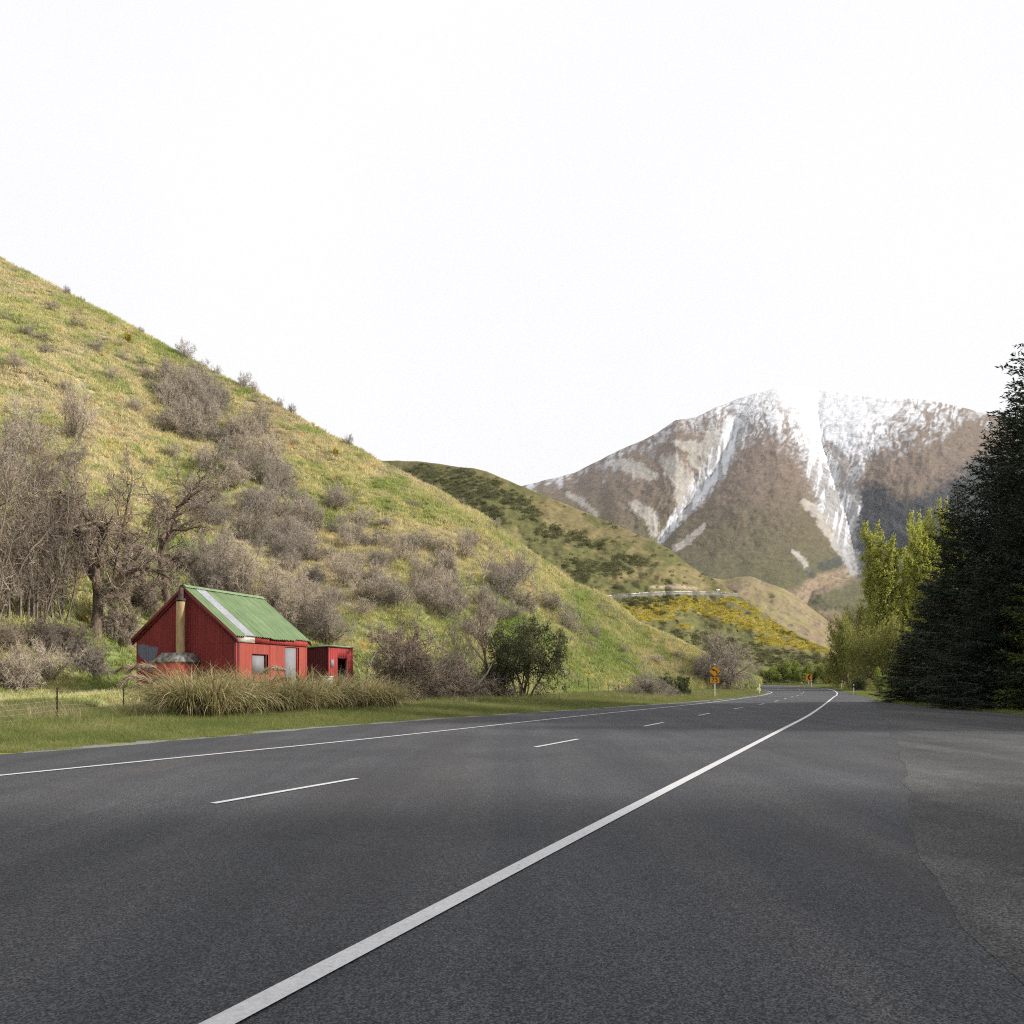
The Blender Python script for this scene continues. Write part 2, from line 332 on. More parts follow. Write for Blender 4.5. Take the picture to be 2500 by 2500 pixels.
def mt_col(px, py, w):
    n1 = fbm(px*.02, py*.02, 51, 5); n2 = fbm(px*.13+py*.07, py*.16-px*.03, 61, 5); n3 = gully_noise(px, py, 71, .055, .012, 4); n4 = gully_noise(px, py, 171, .30, .035, 4)
    c = np.zeros(px.shape+(3,))+np.array((.150,.110,.082))
    low = sstep(1150, 1300, py+60*(n1-.5)); c = mixc(c, low, (.100,.082,.046))
    c = mixc(c, sstep(1290, 1420, py+50*(n1-.5))*.85, (.090,.087,.040))
    c = c*(.72+.5*n2)[..., None]*(.85+.3*fbm(px*.4, py*.7, 66, 2))[..., None]
    tan = capsule(px, py, [(2100,1390,26),(2040,1420,26),(1975,1440,26),(1930,1480,40),(1960,1530,60),(2060,1560,60),(2150,1580,60)], (n1-.5)*.9)
    c = mixc(c, tan*.9, (.25,.185,.12)); c = mixc(c, tan*sstep(.5, .62, n2)*.6, (.10,.075,.065))
    c = mixc(c, sstep(1545, 1575, py)*.8, (.24,.20,.11)); c = mixc(c, capsule(px, py, [(1960,1495,26),(2020,1535,20)], n1-.5)*.6, (.22,.125,.085))
    scr = np.zeros(px.shape)
    for pts in ([(1640,1130,26),(1672,1175,28),(1665,1225,20)], [(1690,1120,12),(1735,1165,14),(1700,1225,16)], [(1552,1235,14),(1590,1262,18),(1600,1300,12)],
                [(1385,1205,6),(1420,1225,9),(1455,1255,6)], [(1720,1282,5),(1688,1312,9),(1650,1338,10)], [(1965,1228,10),(2010,1258,16),(2060,1310,16),(2085,1360,16)],
                [(2005,1278,10),(2045,1330,14),(2080,1375,14)], [(1935,1345,5),(1962,1372,10),(1975,1395,6)], [(1510,1130,16),(1560,1150,24),(1600,1165,10)], [(1745,1055,16),(1720,1100,20),(1650,1080,8)]):
        scr = np.maximum(scr, capsule(px, py, pts, (n2-.5)*1.0+(n4-.5)*1.6))
    c = mixc(c, scr*.9, (.33,.305,.27))
    g = np.maximum(capsule(px, py, G1, (n2-.5)*1.1), capsule(px, py, G2, (n2-.5)*1.1)); c = mixc(c, g*.95, (.28,.275,.275)); c = c*(1-.35*g*sstep(.5, .66, n4))[..., None]
    line = np.interp(px, [1000,1300,1400,1500,1600,1650,1720,1800,1880,1940,1985,2040,2100,2160,2220,2300,2400,2600], [1222,1182,1152,1110,1070,1032,1036,1052,1062,1090,1140,1175,1150,1095,1060,1030,1015,1045])
    sn = sstep(line+34, line-34, py+(n3-.5)*120+(n4-.5)*60+(n2-.5)*70)
    rock = capsule(px, py, [(2025,1085,12),(2060,1130,14),(2050,1185,12)], (n2-.5)*.8)*.85
    hi = sstep(line+10, line-75, py)[..., None]; snc = np.array((.44,.45,.475))*(1-hi)+np.array((.74,.75,.78))*hi*(1-.22*sstep(.50, .66, n4)-.16*sstep(.5, .68, n2))[..., None]; sm_ = (sn*(1-rock)*(1-sstep(.46, .62, n4)*.85*sstep(line-150, line-10, py))*(1-.5*sstep(.5, .65, n2)*sstep(line-120, line, py)))[..., None]; c = c*(1-sm_)+snc*sm_
    streak = sstep(.52, .62, fbm(px*.16+(py-1200)*.03, py*.018, 81, 3))*g*sstep(1390, 1270, py)
    c = mixc(c, streak*.8, (.56,.58,.62))
    c = mixc(c, rock*(1-g*.3)*.8, (.21,.165,.135))
    fl = np.interp(px, [2080,2110,2170,2250,2330,2400,2600], [1320,1180,1200,1205,1165,1120,1090])
    fo = sstep(fl-22, fl+30, py+(n2-.5)*70+(n1-.5)*90)*sstep(2066, 2104, px-np.clip((py-1240)*.05,0,20)+(n2-.5)*30)*sstep(1425, 1408, py)
    c = mixc(c, fo*.93, (.022,.028,.038)); c = c*(1-.5*fo*sstep(.45, .6, fbm(px*.25, py*.3, 67, 3)))[..., None]; c = mixc(c, capsule(px, py, [(2005,1385,10),(2045,1370,14)], (n2-.5))*.9, (.04,.045,.04))
    c = mixc(c, capsule(px, py, [(1972,1392,8),(1985,1405,8)], (n2-.5))*.8, (.045,.05,.04))
    ol = capsule(px, py, [(2010,1470,20),(2080,1455,38),(2180,1450,44)], (n1-.5)*.5); c = mixc(c, ol*.9, (.105,.10,.05))
    return np.clip(c*(.86+.28*fbm(px*.3, py*.3, 91, 3))[..., None], 0, .9)
M_MT = vcolmat('mountain_surface', .03, .25, .95, .5, .02)
far_sheet('mountain', np.concatenate([np.arange(1000, 1500, 6.0), np.arange(1500, 2450, 2.5), np.arange(2450, 3001, 12.0)]), 270, MX, MY, 1640, mt_depth, mt_col, M_MT)
# tan mound in front of the mountain
AX = [1500,1650,1730,1769,1807,1831,1866,1916,1950,1982,2020,2060,2110,2180,2300]
AY = [1440,1418,1409,1414,1409,1407,1420,1439,1462,1485,1515,1540,1565,1590,1620]
def md_depth(px, py, w): return 470+330*w+(fbm(px*.03, py*.04, 45, 4)-.5)*50*np.clip((1-w)*5, .1, 1)
def md_col(px, py, w):
    n1 = fbm(px*.03, py*.03, 52, 4); n2 = fbm(px*.16, py*.2, 62, 3); c = np.zeros(px.shape+(3,))+np.array((.215,.175,.10))
    c = mixc(c, sstep(.42, .6, n1)*.6, (.17,.115,.085)); c = mixc(c, sstep(.62, .72, n2)*.7, (.085,.068,.05)); c = mixc(c, sstep(.5, .65, fbm(px*.02, py*.05, 77, 3))*.5, (.2,.18,.07))
    return c*(.8+.4*n2)[..., None]
far_sheet('mound_hill', np.arange(1500, 2301, 5.0), 70, AX, AY, 1660, md_depth, md_col, vcolmat('mound_surface', .06, .25, .95, .6, .05))
# green spur with the gorse slope
HX = [500,800,928,1030,1100,1154,1189,1273,1342,1412,1505,1575,1627,1669,1715,1738,1761,1800,1846,1885,1943,1982,2021,2060,2110,2200,2320]
HYs = [1150,1128,1124,1126,1138,1142,1150,1186,1215,1243,1283,1313,1336,1369,1401,1411,1424,1452,1484,1513,1548,1567,1583,1605,1640,1666,1672]
RAILP = [(1440,1464),(1466,1460),(1520,1455),(1582,1450),(1660,1447),(1741,1449),(1800,1453)]
def h2_depth(px, py, w):
    D0 = 178.0; D1 = np.interp(px, [500,1000,1400,1738,1800,2000,2110,2320], [760,650,560,440,400,275,215,190])
    D = D0+(D1-D0)*w**1.15
    return D+(fbm(px*.018, py*.02, 46, 4)-.5)*34*np.clip((1-w)*5, .12, 1)*np.clip(w*6, 0, 1)+(fbm(px*.08, py*.1, 48, 3)-.5)*7*np.clip((1-w)*5, 0.1, 1)
GORSE = [[(1530,1492,16),(1680,1476,15),(1760,1494,20),(1850,1524,20),(1930,1549,15),(2010,1583,10)], [(1545,1500,14),(1640,1506,10)], [(1850,1560,9),(1960,1578,9),(2015,1588,8)],
         [(1690,1532,4),(1655,1528,6)], [(1890,1575,6),(1870,1565,5)], [(1775,1458,7),(1850,1495,8)]]
SCRUB = [[(1400,1392,22),(1530,1388,16)], [(990,1165,24),(1120,1165,22),(1250,1215,20),(1300,1260,16)], [(1100,1200,26),(1200,1260,20)], [(1330,1300,18),(1460,1330,16)], [(1500,1360,8),(1600,1380,10)],
         [(1530,1475,14),(1700,1465,8)], [(1650,1560,24),(1830,1600,26),(1990,1612,18)], [(1900,1540,6),(2010,1575,5)], [(1560,1530,14),(1640,1560,20)]]
def gorse_mask(px, py): n = (fbm(px*.06, py*.09, 101, 3)-.5)*1.4; return np.max([capsule(px, py, p, n) for p in GORSE], 0)
def scrub_mask(px, py): n = (fbm(px*.04, py*.07, 103, 3)-.5)*1.5; return np.max([capsule(px, py, p, n) for p in SCRUB], 0)
def h2_col(px, py, w):
    n1 = fbm(px*.02, py*.03, 53, 4); n2 = fbm(px*.13, py*.2, 63, 3)
    c = np.zeros(px.shape+(3,))+np.array((.145,.125,.05)); c = mixc(c, sstep(.42, .60, n1)*.8, (.095,.098,.034)); c = mixc(c, sstep(.50, .36, n1)*.6, (.20,.16,.08)); c = mixc(c, sstep(1180, 1130, py+(n1-.5)*60)*.5, (.10,.095,.035))
    c = mixc(c, scrub_mask(px, py)*.75, (.085,.088,.032)); c = mixc(c, gorse_mask(px, py)*.55, (.26,.205,.035))
    ry = np.interp(px, [q[0] for q in RAILP], [q[1] for q in RAILP]); onr = sstep(1430, 1480, px)*sstep(1812, 1795, px)
    c = mixc(c, onr*sstep(3.2, 1.6, np.abs(py-ry-1.0)), (.22,.21,.19))
    cut = capsule(px, py, [(1590,1433,4),(1650,1431,6),(1700,1437,4)], (n2-.5)*1.6); c = mixc(c, cut*.85, (.33,.26,.175))
    return c*(.75+.5*n2)[..., None]
M_H2 = vcolmat('spur_surface', .12, .3, .95, .8, .09)
far_sheet('spur_hill', np.concatenate([np.arange(500, 900, 12.0), np.arange(900, 2321, 4.0)]), 150, HX, HYs, 1690, h2_depth, h2_col, M_H2)
def h2_point(px, py):
    top = np.interp(px, HX, HYs); w = np.clip((1690-py)/(1690-top), 0, 1); D = h2_depth(px, py, w)
    return np.stack([(px-CX)/F*D, D, EYE+(HY-py)/F*D], -1)

# ------------------------------------------------------------------ road, lay-by and paint
def road_mat():
    n = N('chip_seal'); p = n.pos()
    along = n.mapv(p, (1.0, .06, 1), (0, 0, radians(25))); tr = n.noise(along, .75, 4, .6); sp = n.vor(p, 95, 'Color'); pt = n.noise(p, .25, 5, .6)
    c = n.ramp(tr, [(.28, (.034,.036,.042)), (.5, (.047,.049,.056)), (.72, (.066,.065,.067))])
    bw = n.add('RGBToBW'); n.link(sp, bw.inputs[0]); c = n.mix(1.0, c, n.ramp(bw.outputs[0], [(.15, .35), (.5, .95), (.85, 2.3)]), 'MULTIPLY')
    c = n.mix(1.0, c, n.ramp(pt, [(.3, .75), (.7, 1.25)]), 'MULTIPLY'); c = n.mix(n.ramp(n.noise(n.mapv(p, (1, .10, 1), (0, 0, radians(25))), .38, 5, .65, .4), [(.52, 0.0), (.68, .55)]), c, (.050,.043,.043))
    h = n.add('Math'); h.operation = 'ADD'; n.link(n.vor(p, 95), h.inputs[0]); n.link(n.noise(p, 40, 3), h.inputs[1])
    n.bump(h.outputs[0], .9, .012); n.bs.inputs['Specular IOR Level'].default_value = .3
    return n.col(c, .78)
M_ROAD = road_mat()
def layby_mat():
    n = N('loose_chip_seal'); p = n.pos(); tr = n.noise(n.mapv(p, (1, .12, 1), (0, 0, radians(-20))), .42, 6, .65, .6); pt = n.noise(p, .9, 6, .7)
    c = n.ramp(tr, [(.3, (.045,.045,.048)), (.5, (.062,.062,.064)), (.7, (.090,.089,.088))])
    bw = n.add('RGBToBW'); n.link(n.vor(p, 85, 'Color'), bw.inputs[0]); c = n.mix(1.0, c, n.ramp(bw.outputs[0], [(.1, .4), (.5, .9), (.9, 2.1)]), 'MULTIPLY')
    c = n.mix(1.0, c, n.ramp(pt, [(.3, .75), (.7, 1.25)]), 'MULTIPLY'); n.bump(n.vor(p, 85), .9, .012)
    return n.col(c, .9)
M_LAY = layby_mat()
M_GRAV = simple('pale_gravel', (.10,.097,.09), (.27,.26,.245), 22, .95, .8, False, .35, .65)
def paint_mat():
    n = N('road_paint'); p = n.pos(); f = n.noise(p, 26, 6, .75); w = n.noise(p, 1.2, 3)
    a = n.add('Math'); a.operation = 'MULTIPLY_ADD'; n.link(w, a.inputs[0]); a.inputs[1].default_value = .18; n.link(f, a.inputs[2])
    n.bump(n.vor(p, 85), .5, .008); return n.col(n.ramp(a.outputs[0], [(.38, (.12,.12,.125)), (.46, (.44,.44,.45)), (.72, (.58,.58,.585))]), .6)
M_PAINT = paint_mat()
def strip(L, R, z, nc=2):
    t = np.linspace(0, 1, nc)[None, :, None]; V = L[:, None, :]*(1-t)+R[:, None, :]*t; return np.concatenate([V, (zr(V[..., 1])+z)[..., None]], -1)
Lc = catmull(LB, 260); Rc = catmull(RB, 260)
Lr = Lc+np.stack([(fbm(np.arange(260)*.7, np.zeros(260), 7, 3)-.5)*.5, np.zeros(260)], -1)
road = link('road', sheet(strip(Lr, Rc, .0, 24)).mesh('road', M_ROAD, True)); tag(road, kind='structure')
gn = np.arange(400); Lg = catmull(LB, 400); gi = Lg+np.array([.5, -.25]); go = Lg+np.array([-1, .5])*(-.25+1.9*fbm(gn*.8, gn*0, 8, 4))[:, None]
gravel = link('gravel_shoulder', sheet(strip(go, gi, -.008, 3)).mesh('gravel_shoulder', M_GRAV, True)); tag(gravel, kind='structure')
LAYL = np.array([(-2,-40),(1.0,-6),(2.2,2.5),(3.7,7.4),(6.7,14),(14.9,32.6),(24,54),(28.3,64)], float); LAYR = np.array([(19.7,-40),(20.1,-6),(20.2,2.5),(20.7,7.4),(21.1,14),(23.1,32.6),(26.6,54),(28.9,64)], float)
ll = catmull(LAYL, 160); ll[:, 0] += (fbm(np.arange(160)*.5, np.zeros(160), 11, 3)-.5)*.22
lay = link('lay_by', sheet(strip(ll, catmull(LAYR, 160), .003, 8)).mesh('lay_by', M_LAY, True)); tag(lay, kind='structure')
def gp(px, py): d = F*EYE/(py-HY); return ((px-CX)/F*d, d)
def pd(px, d): return ((px-CX)/F*d, d)
LLINE = [(-36,-40),(-15.4,0)]+[gp(*q) for q in ((0,1894),(450,1849),(900,1804),(1400,1750),(1710,1718),(1819,1704))]+[pd(1860,94),pd(1878,105),pd(1884,112),pd(1872,118),pd(1854,122),pd(1800,128),pd(1700,136)]
RLINE = [(-20.6,-40),(-2.95,0)]+[gp(*q) for q in ((1335,2081),(1873,1800),(1982,1742),(2037,1701))]+[pd(2043,97),pd(2041,115),pd(2021,128),pd(1990,134),pd(1947,139),pd(1854,146),pd(1700,154)]
def ribbon(c, w):
    d = np.gradient(c, axis=0); d /= np.linalg.norm(d, axis=1, keepdims=True); n = np.stack([-d[:, 1], d[:, 0]], -1); return c+n*w/2, c-n*w/2
for pts, w in ((LLINE, .14), (RLINE, .15)):
    a, b = ribbon(catmull(pts, 420), w); o = link('edge_line', sheet(strip(a, b, .010)).mesh('edge_line', M_PAINT), road)
CL = [gp(*q) for q in ((518,1963),(1288,1828),(1555,1777),(1695,1749),(1780,1733),(1835,1724),(1875,1716),(1903,1710),(1924,1704))]+[pd(1946,93),pd(1957,103),pd(1962,112),pd(1957,119),pd(1944,125.5),pd(1916,131),pd(1870,136)]
b0 = np.array(CL[0]); dv = np.array(CL[1])-b0; CL = [tuple(b0-dv*k) for k in (3, 2, 1)]+CL
cc = catmull(CL, 1600); sl = np.concatenate([[0], np.cumsum(np.linalg.norm(np.diff(cc, axis=0), axis=1))])
s0 = sl[np.argmin(np.linalg.norm(cc-b0, axis=1))]; k0 = -int(s0//10)
for k in range(k0, 16):
    s = s0+k*10.0
    if s < 0 or s+3 > sl[-1]: continue
    t = np.linspace(s, s+3.0, 8); c = np.stack([np.interp(t, sl, cc[:, 0]), np.interp(t, sl, cc[:, 1])], -1); a, b = ribbon(c, .115)
    link('centre_dash', sheet(strip(a, b, .010)).mesh('centre_dash', M_PAINT), road)
# ------------------------------------------------------------------ the hut: local axes u along the front (away from the road bend camera side), w across the gable, z up
HA = radians(20.0); HT = np.array([sin(HA), cos(HA), 0]); HN = np.array([-cos(HA), sin(HA), 0]); HC = np.array([-13.16, 39.0, 0])
HZ = 1.0                                         # floor level of the bench
def hl(u, w, z): u, w, z = np.broadcast_arrays(np.asarray(u, float), np.asarray(w, float), np.asarray(z, float)); return np.stack([u, w, z-HZ], -1)
def hworld(v): return HC+v[..., 0:1]*HT+v[..., 1:2]*HN+np.array([0, 0, 1.0])*(v[..., 2:3]+HZ)
hut = thing('hut', 'old red corrugated iron hut with green roof and one pale roof sheet', 'hut')
from mathutils import Matrix
hut.matrix_world = Matrix(((HT[0], HN[0], 0, HC[0]), (HT[1], HN[1], 0, HC[1]), (0, 0, 1, HZ), (0, 0, 0, 1)))
def iron_mat(name, c, dark, rust=.3, rough=.6, faded=None):
    n = N(name); p = n.pos(True); f = n.noise(n.mapv(p, (1, 1, .35)), 1.6, 7, .68); g = n.noise(n.mapv(p, (1.5, 1.5, .12)), 5, 5, .6)
    a = n.ramp(f, [(.25, dark), (.6, c)] + ([(.82, faded)] if faded else []))
    st = n.noise(n.mapv(p, (3.2, 3.2, .16)), 2.6, 6, .7); a = n.mix(n.ramp(st, [(.56, 0.0), (.72, .38)]), a, faded if faded else c)
    r = n.noise(p, 7, 6, .7); a = n.mix(n.ramp(r, [(.62, 0.0), (.74, rust)]), a, (.16, .07, .035))
    a = n.mix(1.0, a, n.ramp(g, [(.3, .78), (.7, 1.12)]), 'MULTIPLY')
    n.bump(n.noise(p, 3, 4), .12, .03); return n.col(a, rough)
M_RED = iron_mat('red_iron', (.325,.064,.044), (.245,.042,.032), .4, .65, (.38,.115,.085))
M_GREEN = iron_mat('green_iron', (.165,.235,.115), (.115,.175,.08), .85, .65, (.25,.30,.20))
def roof_mat():
    n = N('green_roof_iron'); p = n.pos(True); f = n.noise(n.mapv(p, (4.5, .3, .3)), 1.6, 7, .7); g = n.noise(p, 1.1, 6, .65); r = n.noise(n.mapv(p, (3, .8, .8)), 4, 7, .75)
    c = n.ramp(f, [(.25, (.105,.165,.072)), (.5, (.165,.235,.115)), (.75, (.25,.305,.195))]); c = n.mix(1.0, c, n.ramp(g, [(.3, .82), (.7, 1.12)]), 'MULTIPLY')
    c = n.mix(n.ramp(r, [(.60, 0.0), (.72, .65)]), c, (.20,.115,.065)); return n.col(c, .65)
M_GREEN = roof_mat()
M_PALE = iron_mat('galvanised_iron', (.38,.39,.42), (.30,.31,.335), .08, .5)
M_GREY = simple('grey_board', (.18,.183,.195), (.21,.215,.225), 2, .75)
M_FASC = simple('weathered_board', (.30,.24,.19), (.62,.57,.51), 4, .8, .2, True, .4, .62, 6, (.3, 1, 2))
M_REDWOOD = iron_mat('red_timber', (.34,.045,.038), (.22,.03,.028), .3, .7, (.46,.20,.17))
M_DARKWOOD = iron_mat('maroon_timber', (.17,.03,.03), (.10,.022,.024), .6, .75)
M_CONC = simple('lichened_concrete', (.07,.066,.055), (.27,.26,.235), 5, .95, .5, True, .38, .62, 8)
M_SOOT = simple('sooty_metal', (.03,.025,.025), (.11,.07,.06), 6, .8)
def flue_mat():
    n = N('rusted_flue'); p = n.pos(True); f = n.noise(n.mapv(p, (1, 1, .25)), 4, 7, .7)
    c = n.ramp(f, [(.25, (.14,.075,.03)), (.5, (.36,.26,.13)), (.72, (.46,.38,.24))])
    sp = n.add('SeparateXYZ'); n.link(p, sp.inputs[0]); w = n.add('Math'); w.operation = 'MULTIPLY_ADD'; n.link(n.noise(p, 2.2, 4), w.inputs[0]); w.inputs[1].default_value = .35; n.link(sp.outputs[1], w.inputs[2])
    return n.col(n.mix(n.ramp(w.outputs[0], [(3.02, 0.0), (3.08, .92)]), c, (.025,.02,.018)), .7)   # soot streak down one side
M_FLUE = flue_mat()
PITCH, AMP = .15, .026
PATCH = [(336,1573),(357,1574),(367,1579),(385,1580),(383,1597),(373,1615),(370,1641),(363,1637),(360,1612),(346,1608),(336,1596)]
def inpoly(px, py, poly):
    r = np.zeros(px.shape, bool); n = len(poly)
    for i in range(n):
        (x0, y0), (x1, y1) = poly[i], poly[(i+1) % n]
        r ^= ((y0 > py) != (y1 > py)) & (px < (x1-x0)*(py-y0)/(y1-y0+1e-9)+x0)
    return r
def corr(u0, u1, off, out, zb, zt, axis, parent, name, mat, nz=2, thick=None, amp=AMP):
    """one corrugated sheet standing on a wall line; axis 'u' or 'w'; off = fixed other coordinate; out = +-1 outward"""
    n = max(4, int(round((u1-u0)/PITCH*6))+1); s = np.linspace(u0, u1, n); q = off+out*(amp+amp*np.sin(2*pi*s/PITCH))
    t = np.linspace(0, 1, nz)[:, None]; bot = np.broadcast_to(zb, (n,)); top = np.broadcast_to(zt(s) if callable(zt) else zt, (n,))
    z = bot*(1-t)+top*t; ss = np.broadcast_to(s, z.shape); qq = np.broadcast_to(q, z.shape)
    V = hl(ss, qq, z) if axis == 'u' else hl(qq, ss, z)
    me = sheet(V).mesh(name, mat, True); return link(name, me, parent), V
def hbox(name, lo, hi, mat, parent, bev=.0):
    a = Acc(); box(a, (lo[0], lo[1], lo[2]-HZ), (hi[0], hi[1], hi[2]-HZ)); return link(name, a.mesh(name, mat), parent)
L_, W_, RID, SL = 5.83, 6.0, 6.22, .785
def rz(w): return RID-SL*np.abs(3-w)
# gable walls, one part per sheet
M_GABLE = None
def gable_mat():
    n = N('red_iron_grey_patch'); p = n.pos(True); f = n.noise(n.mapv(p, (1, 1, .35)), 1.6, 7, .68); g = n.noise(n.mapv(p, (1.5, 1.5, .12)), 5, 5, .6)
    a = n.ramp(f, [(.25, (.14,.017,.017)), (.6, (.21,.025,.023)), (.8, (.26,.04,.036))]); a = n.mix(n.ramp(n.noise(p, 7, 6, .7), [(.64, 0.0), (.76, .4)]), a, (.13,.05,.03))  # darker red than the front wall: gable shade and grime put into the colour
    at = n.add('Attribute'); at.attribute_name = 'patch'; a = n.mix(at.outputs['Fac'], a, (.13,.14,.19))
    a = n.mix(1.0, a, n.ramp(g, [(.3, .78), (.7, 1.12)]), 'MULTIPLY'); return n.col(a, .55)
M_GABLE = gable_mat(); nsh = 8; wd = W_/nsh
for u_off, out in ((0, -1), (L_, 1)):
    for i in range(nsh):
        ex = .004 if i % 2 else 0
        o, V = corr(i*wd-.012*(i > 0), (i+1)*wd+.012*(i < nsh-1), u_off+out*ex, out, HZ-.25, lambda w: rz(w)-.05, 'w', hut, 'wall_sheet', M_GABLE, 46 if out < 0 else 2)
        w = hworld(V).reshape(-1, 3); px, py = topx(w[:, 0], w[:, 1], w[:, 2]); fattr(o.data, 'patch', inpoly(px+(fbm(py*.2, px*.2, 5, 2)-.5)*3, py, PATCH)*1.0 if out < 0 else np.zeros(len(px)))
# front wall (w = 0) around window and door, back wall (w = 6)
WIN = (1.22, 2.5, 1.95, 2.92); DOOR = (3.88, 5.12, HZ-.05, 3.38)
for (a, b, z0, z1) in ((0.04, 1.22, HZ-.25, 3.46), (1.22, 2.5, HZ-.25, 1.95), (1.22, 2.5, 2.92, 3.46), (2.5, 3.19, HZ-.25, 3.46), (3.19, 3.88, HZ-.25, 3.46), (3.88, 5.12, 3.38, 3.46), (5.12, 5.79, HZ-.25, 3.46)):
    corr(a, b, 0, -1, z0, z1, 'u', hut, 'wall_sheet', M_RED, amp=.007)
for i in range(8): corr(i*L_/8, (i+1)*L_/8, W_, 1, HZ-.25, 3.8, 'u', hut, 'wall_sheet', M_RED)
win = hbox('window', (WIN[0], .10, WIN[2]), (WIN[1]-.17, .13, WIN[3]), M_GREY, hut); win['label'] = 'window opening boarded over with a grey panel'
a = Acc()
for lo, hi in (((WIN[0]-.01, -.012, WIN[2]-.03-HZ), (WIN[1]+.01, .14, WIN[2]-HZ)), ((WIN[0]-.01, -.012, WIN[3]-HZ), (WIN[1]+.01, .14, WIN[3]+.03-HZ)), ((WIN[0]-.03, -.01, WIN[2]-HZ), (WIN[0], .14, WIN[3]-HZ)), ((WIN[1]-.17, -.01, WIN[2]-HZ), (WIN[1]-.14, .14, WIN[3]-HZ)), ((WIN[1]-.14, .10, WIN[2]-HZ), (WIN[1], .13, WIN[3]-HZ))): box(a, lo, hi)
link('window_frame', a.mesh('window_frame', M_DARKWOOD), win)
dr = hbox('door', (DOOR[0], .06, DOOR[2]), (DOOR[1]-.14, .09, DOOR[3]), M_GREY, hut); dr['label'] = 'doorway closed with a flat grey board'
a = Acc()
for lo, hi in (((DOOR[1]-.14, -.01, DOOR[2]-HZ), (DOOR[1]-.10, .12, DOOR[3]-HZ)), ((DOOR[1]-.10, .07, DOOR[2]-HZ), (DOOR[1], .12, DOOR[3]-HZ)), ((DOOR[0]-.03, -.008, DOOR[2]-HZ), (DOOR[0], .10, DOOR[3]-HZ))): box(a, lo, hi)
link('door_frame', a.mesh('door_frame', M_REDWOOD), dr)
hbox('fascia_board', (.06, -.075, 3.46), (1.35, -.03, 3.78), M_FASC, hut)['label'] = 'weathered bare end of the fascia board'
hbox('fascia_board', (1.352, -.075, 3.46), (L_, -.03, 3.78), M_REDWOOD, hut)
hbox('corner_board', (-.05, -.06, HZ-.2), (.05, -.025, 3.76), M_REDWOOD, hut); hbox('corner_board', (-.06, -.022, HZ-.2), (-.03, .10, 3.70), M_DARKWOOD, hut)
hbox('corner_board', (L_-.08, -.028, HZ-.2), (L_+.02, .02, 3.455), M_REDWOOD, hut); hbox('cover_strip', (2.62, -.034, HZ), (2.67, -.018, 3.455), M_REDWOOD, hut)
tube_a = Acc(); tube(tube_a, [(.16, -.07, 0), (.16, -.07, 2.45)], .025, 8); link('downpipe', tube_a.mesh('downpipe', M_SOOT, True), hut)
hbox('hatch_frame', (-.03, .95+.55, 2.05), (-.024, 1.02+.55, 3.45), M_DARKWOOD, hut); hbox('hatch_frame', (-.03, .12, 3.40), (-.024, 1.57, 3.45), M_DARKWOOD, hut)
# roof: each sheet its own part, eave to ridge
u0r, u1r, nr = -.16, L_+.16, 9; sw = (u1r-u0r)/nr
for side in (0, 1):
    for i in range(nr):
        a0, a1 = u0r+i*sw-.02*(i > 0), u0r+(i+1)*sw+.02*(i < nr-1); n = int((a1-a0)/PITCH*6)+1; u = np.linspace(a0, a1, n)
        wv = np.linspace(-.2, 3.0, 6)[:, None]; jag = .05*math.sin(i*7.3)*(wv < -.1); ww = np.broadcast_to(wv-.0+jag, (6, n)); nrm = AMP*np.sin(2*pi*u/PITCH)+.016*(i % 2)
        z = RID-SL*(3-ww)+.03+nrm*1.0+.012*np.sin(i*3.1); y = ww-nrm*.5
        if side: y = 6-y
        pale = (side == 0 and i == 1); m = M_PALE if pale else M_GREEN
        o = link('roof_sheet', sheet(hl(np.broadcast_to(u, (6, n)), y, z)).mesh('roof_sheet', m, True), hut)
        if pale: o['label'] = 'pale unpainted galvanised roof sheet'
a = Acc(); pr = []
for w, z in ((2.78, -.10), (2.93, .02), (3.0, .045), (3.07, .02), (3.22, -.10)): pr.append((w, RID+z+.045))
V = np.stack([hl(np.linspace(u0r, u1r, 12), np.full(12, w), np.full(12, z)) for w, z in pr]); link('ridge_cap', sheet(V).mesh('ridge_cap', M_GREEN, True), hut)
for k, (uu0, uu1, dz) in enumerate(((-.20, -.165, 0), (-.13, -.045, -.10), (L_+.165, L_+.2, 0))):
    for side in (0, 1):
        a = Acc(); v = []
        for w, h in ((-.18, 0), (3, 0), (3, -.2), (-.18, -.2)): v.append((w if not side else 6-w, RID-SL*(3-w)+h+dz-.02-HZ))
        vv = [(uu0, *q) for q in v]+[(uu1, *q) for q in v]; a.add(vv, [[0,1,2,3],[7,6,5,4],[0,4,5,1],[1,5,6,2],[2,6,7,3],[3,7,4,0]])
        link('barge_board', a.mesh('barge_board', M_DARKWOOD), hut)
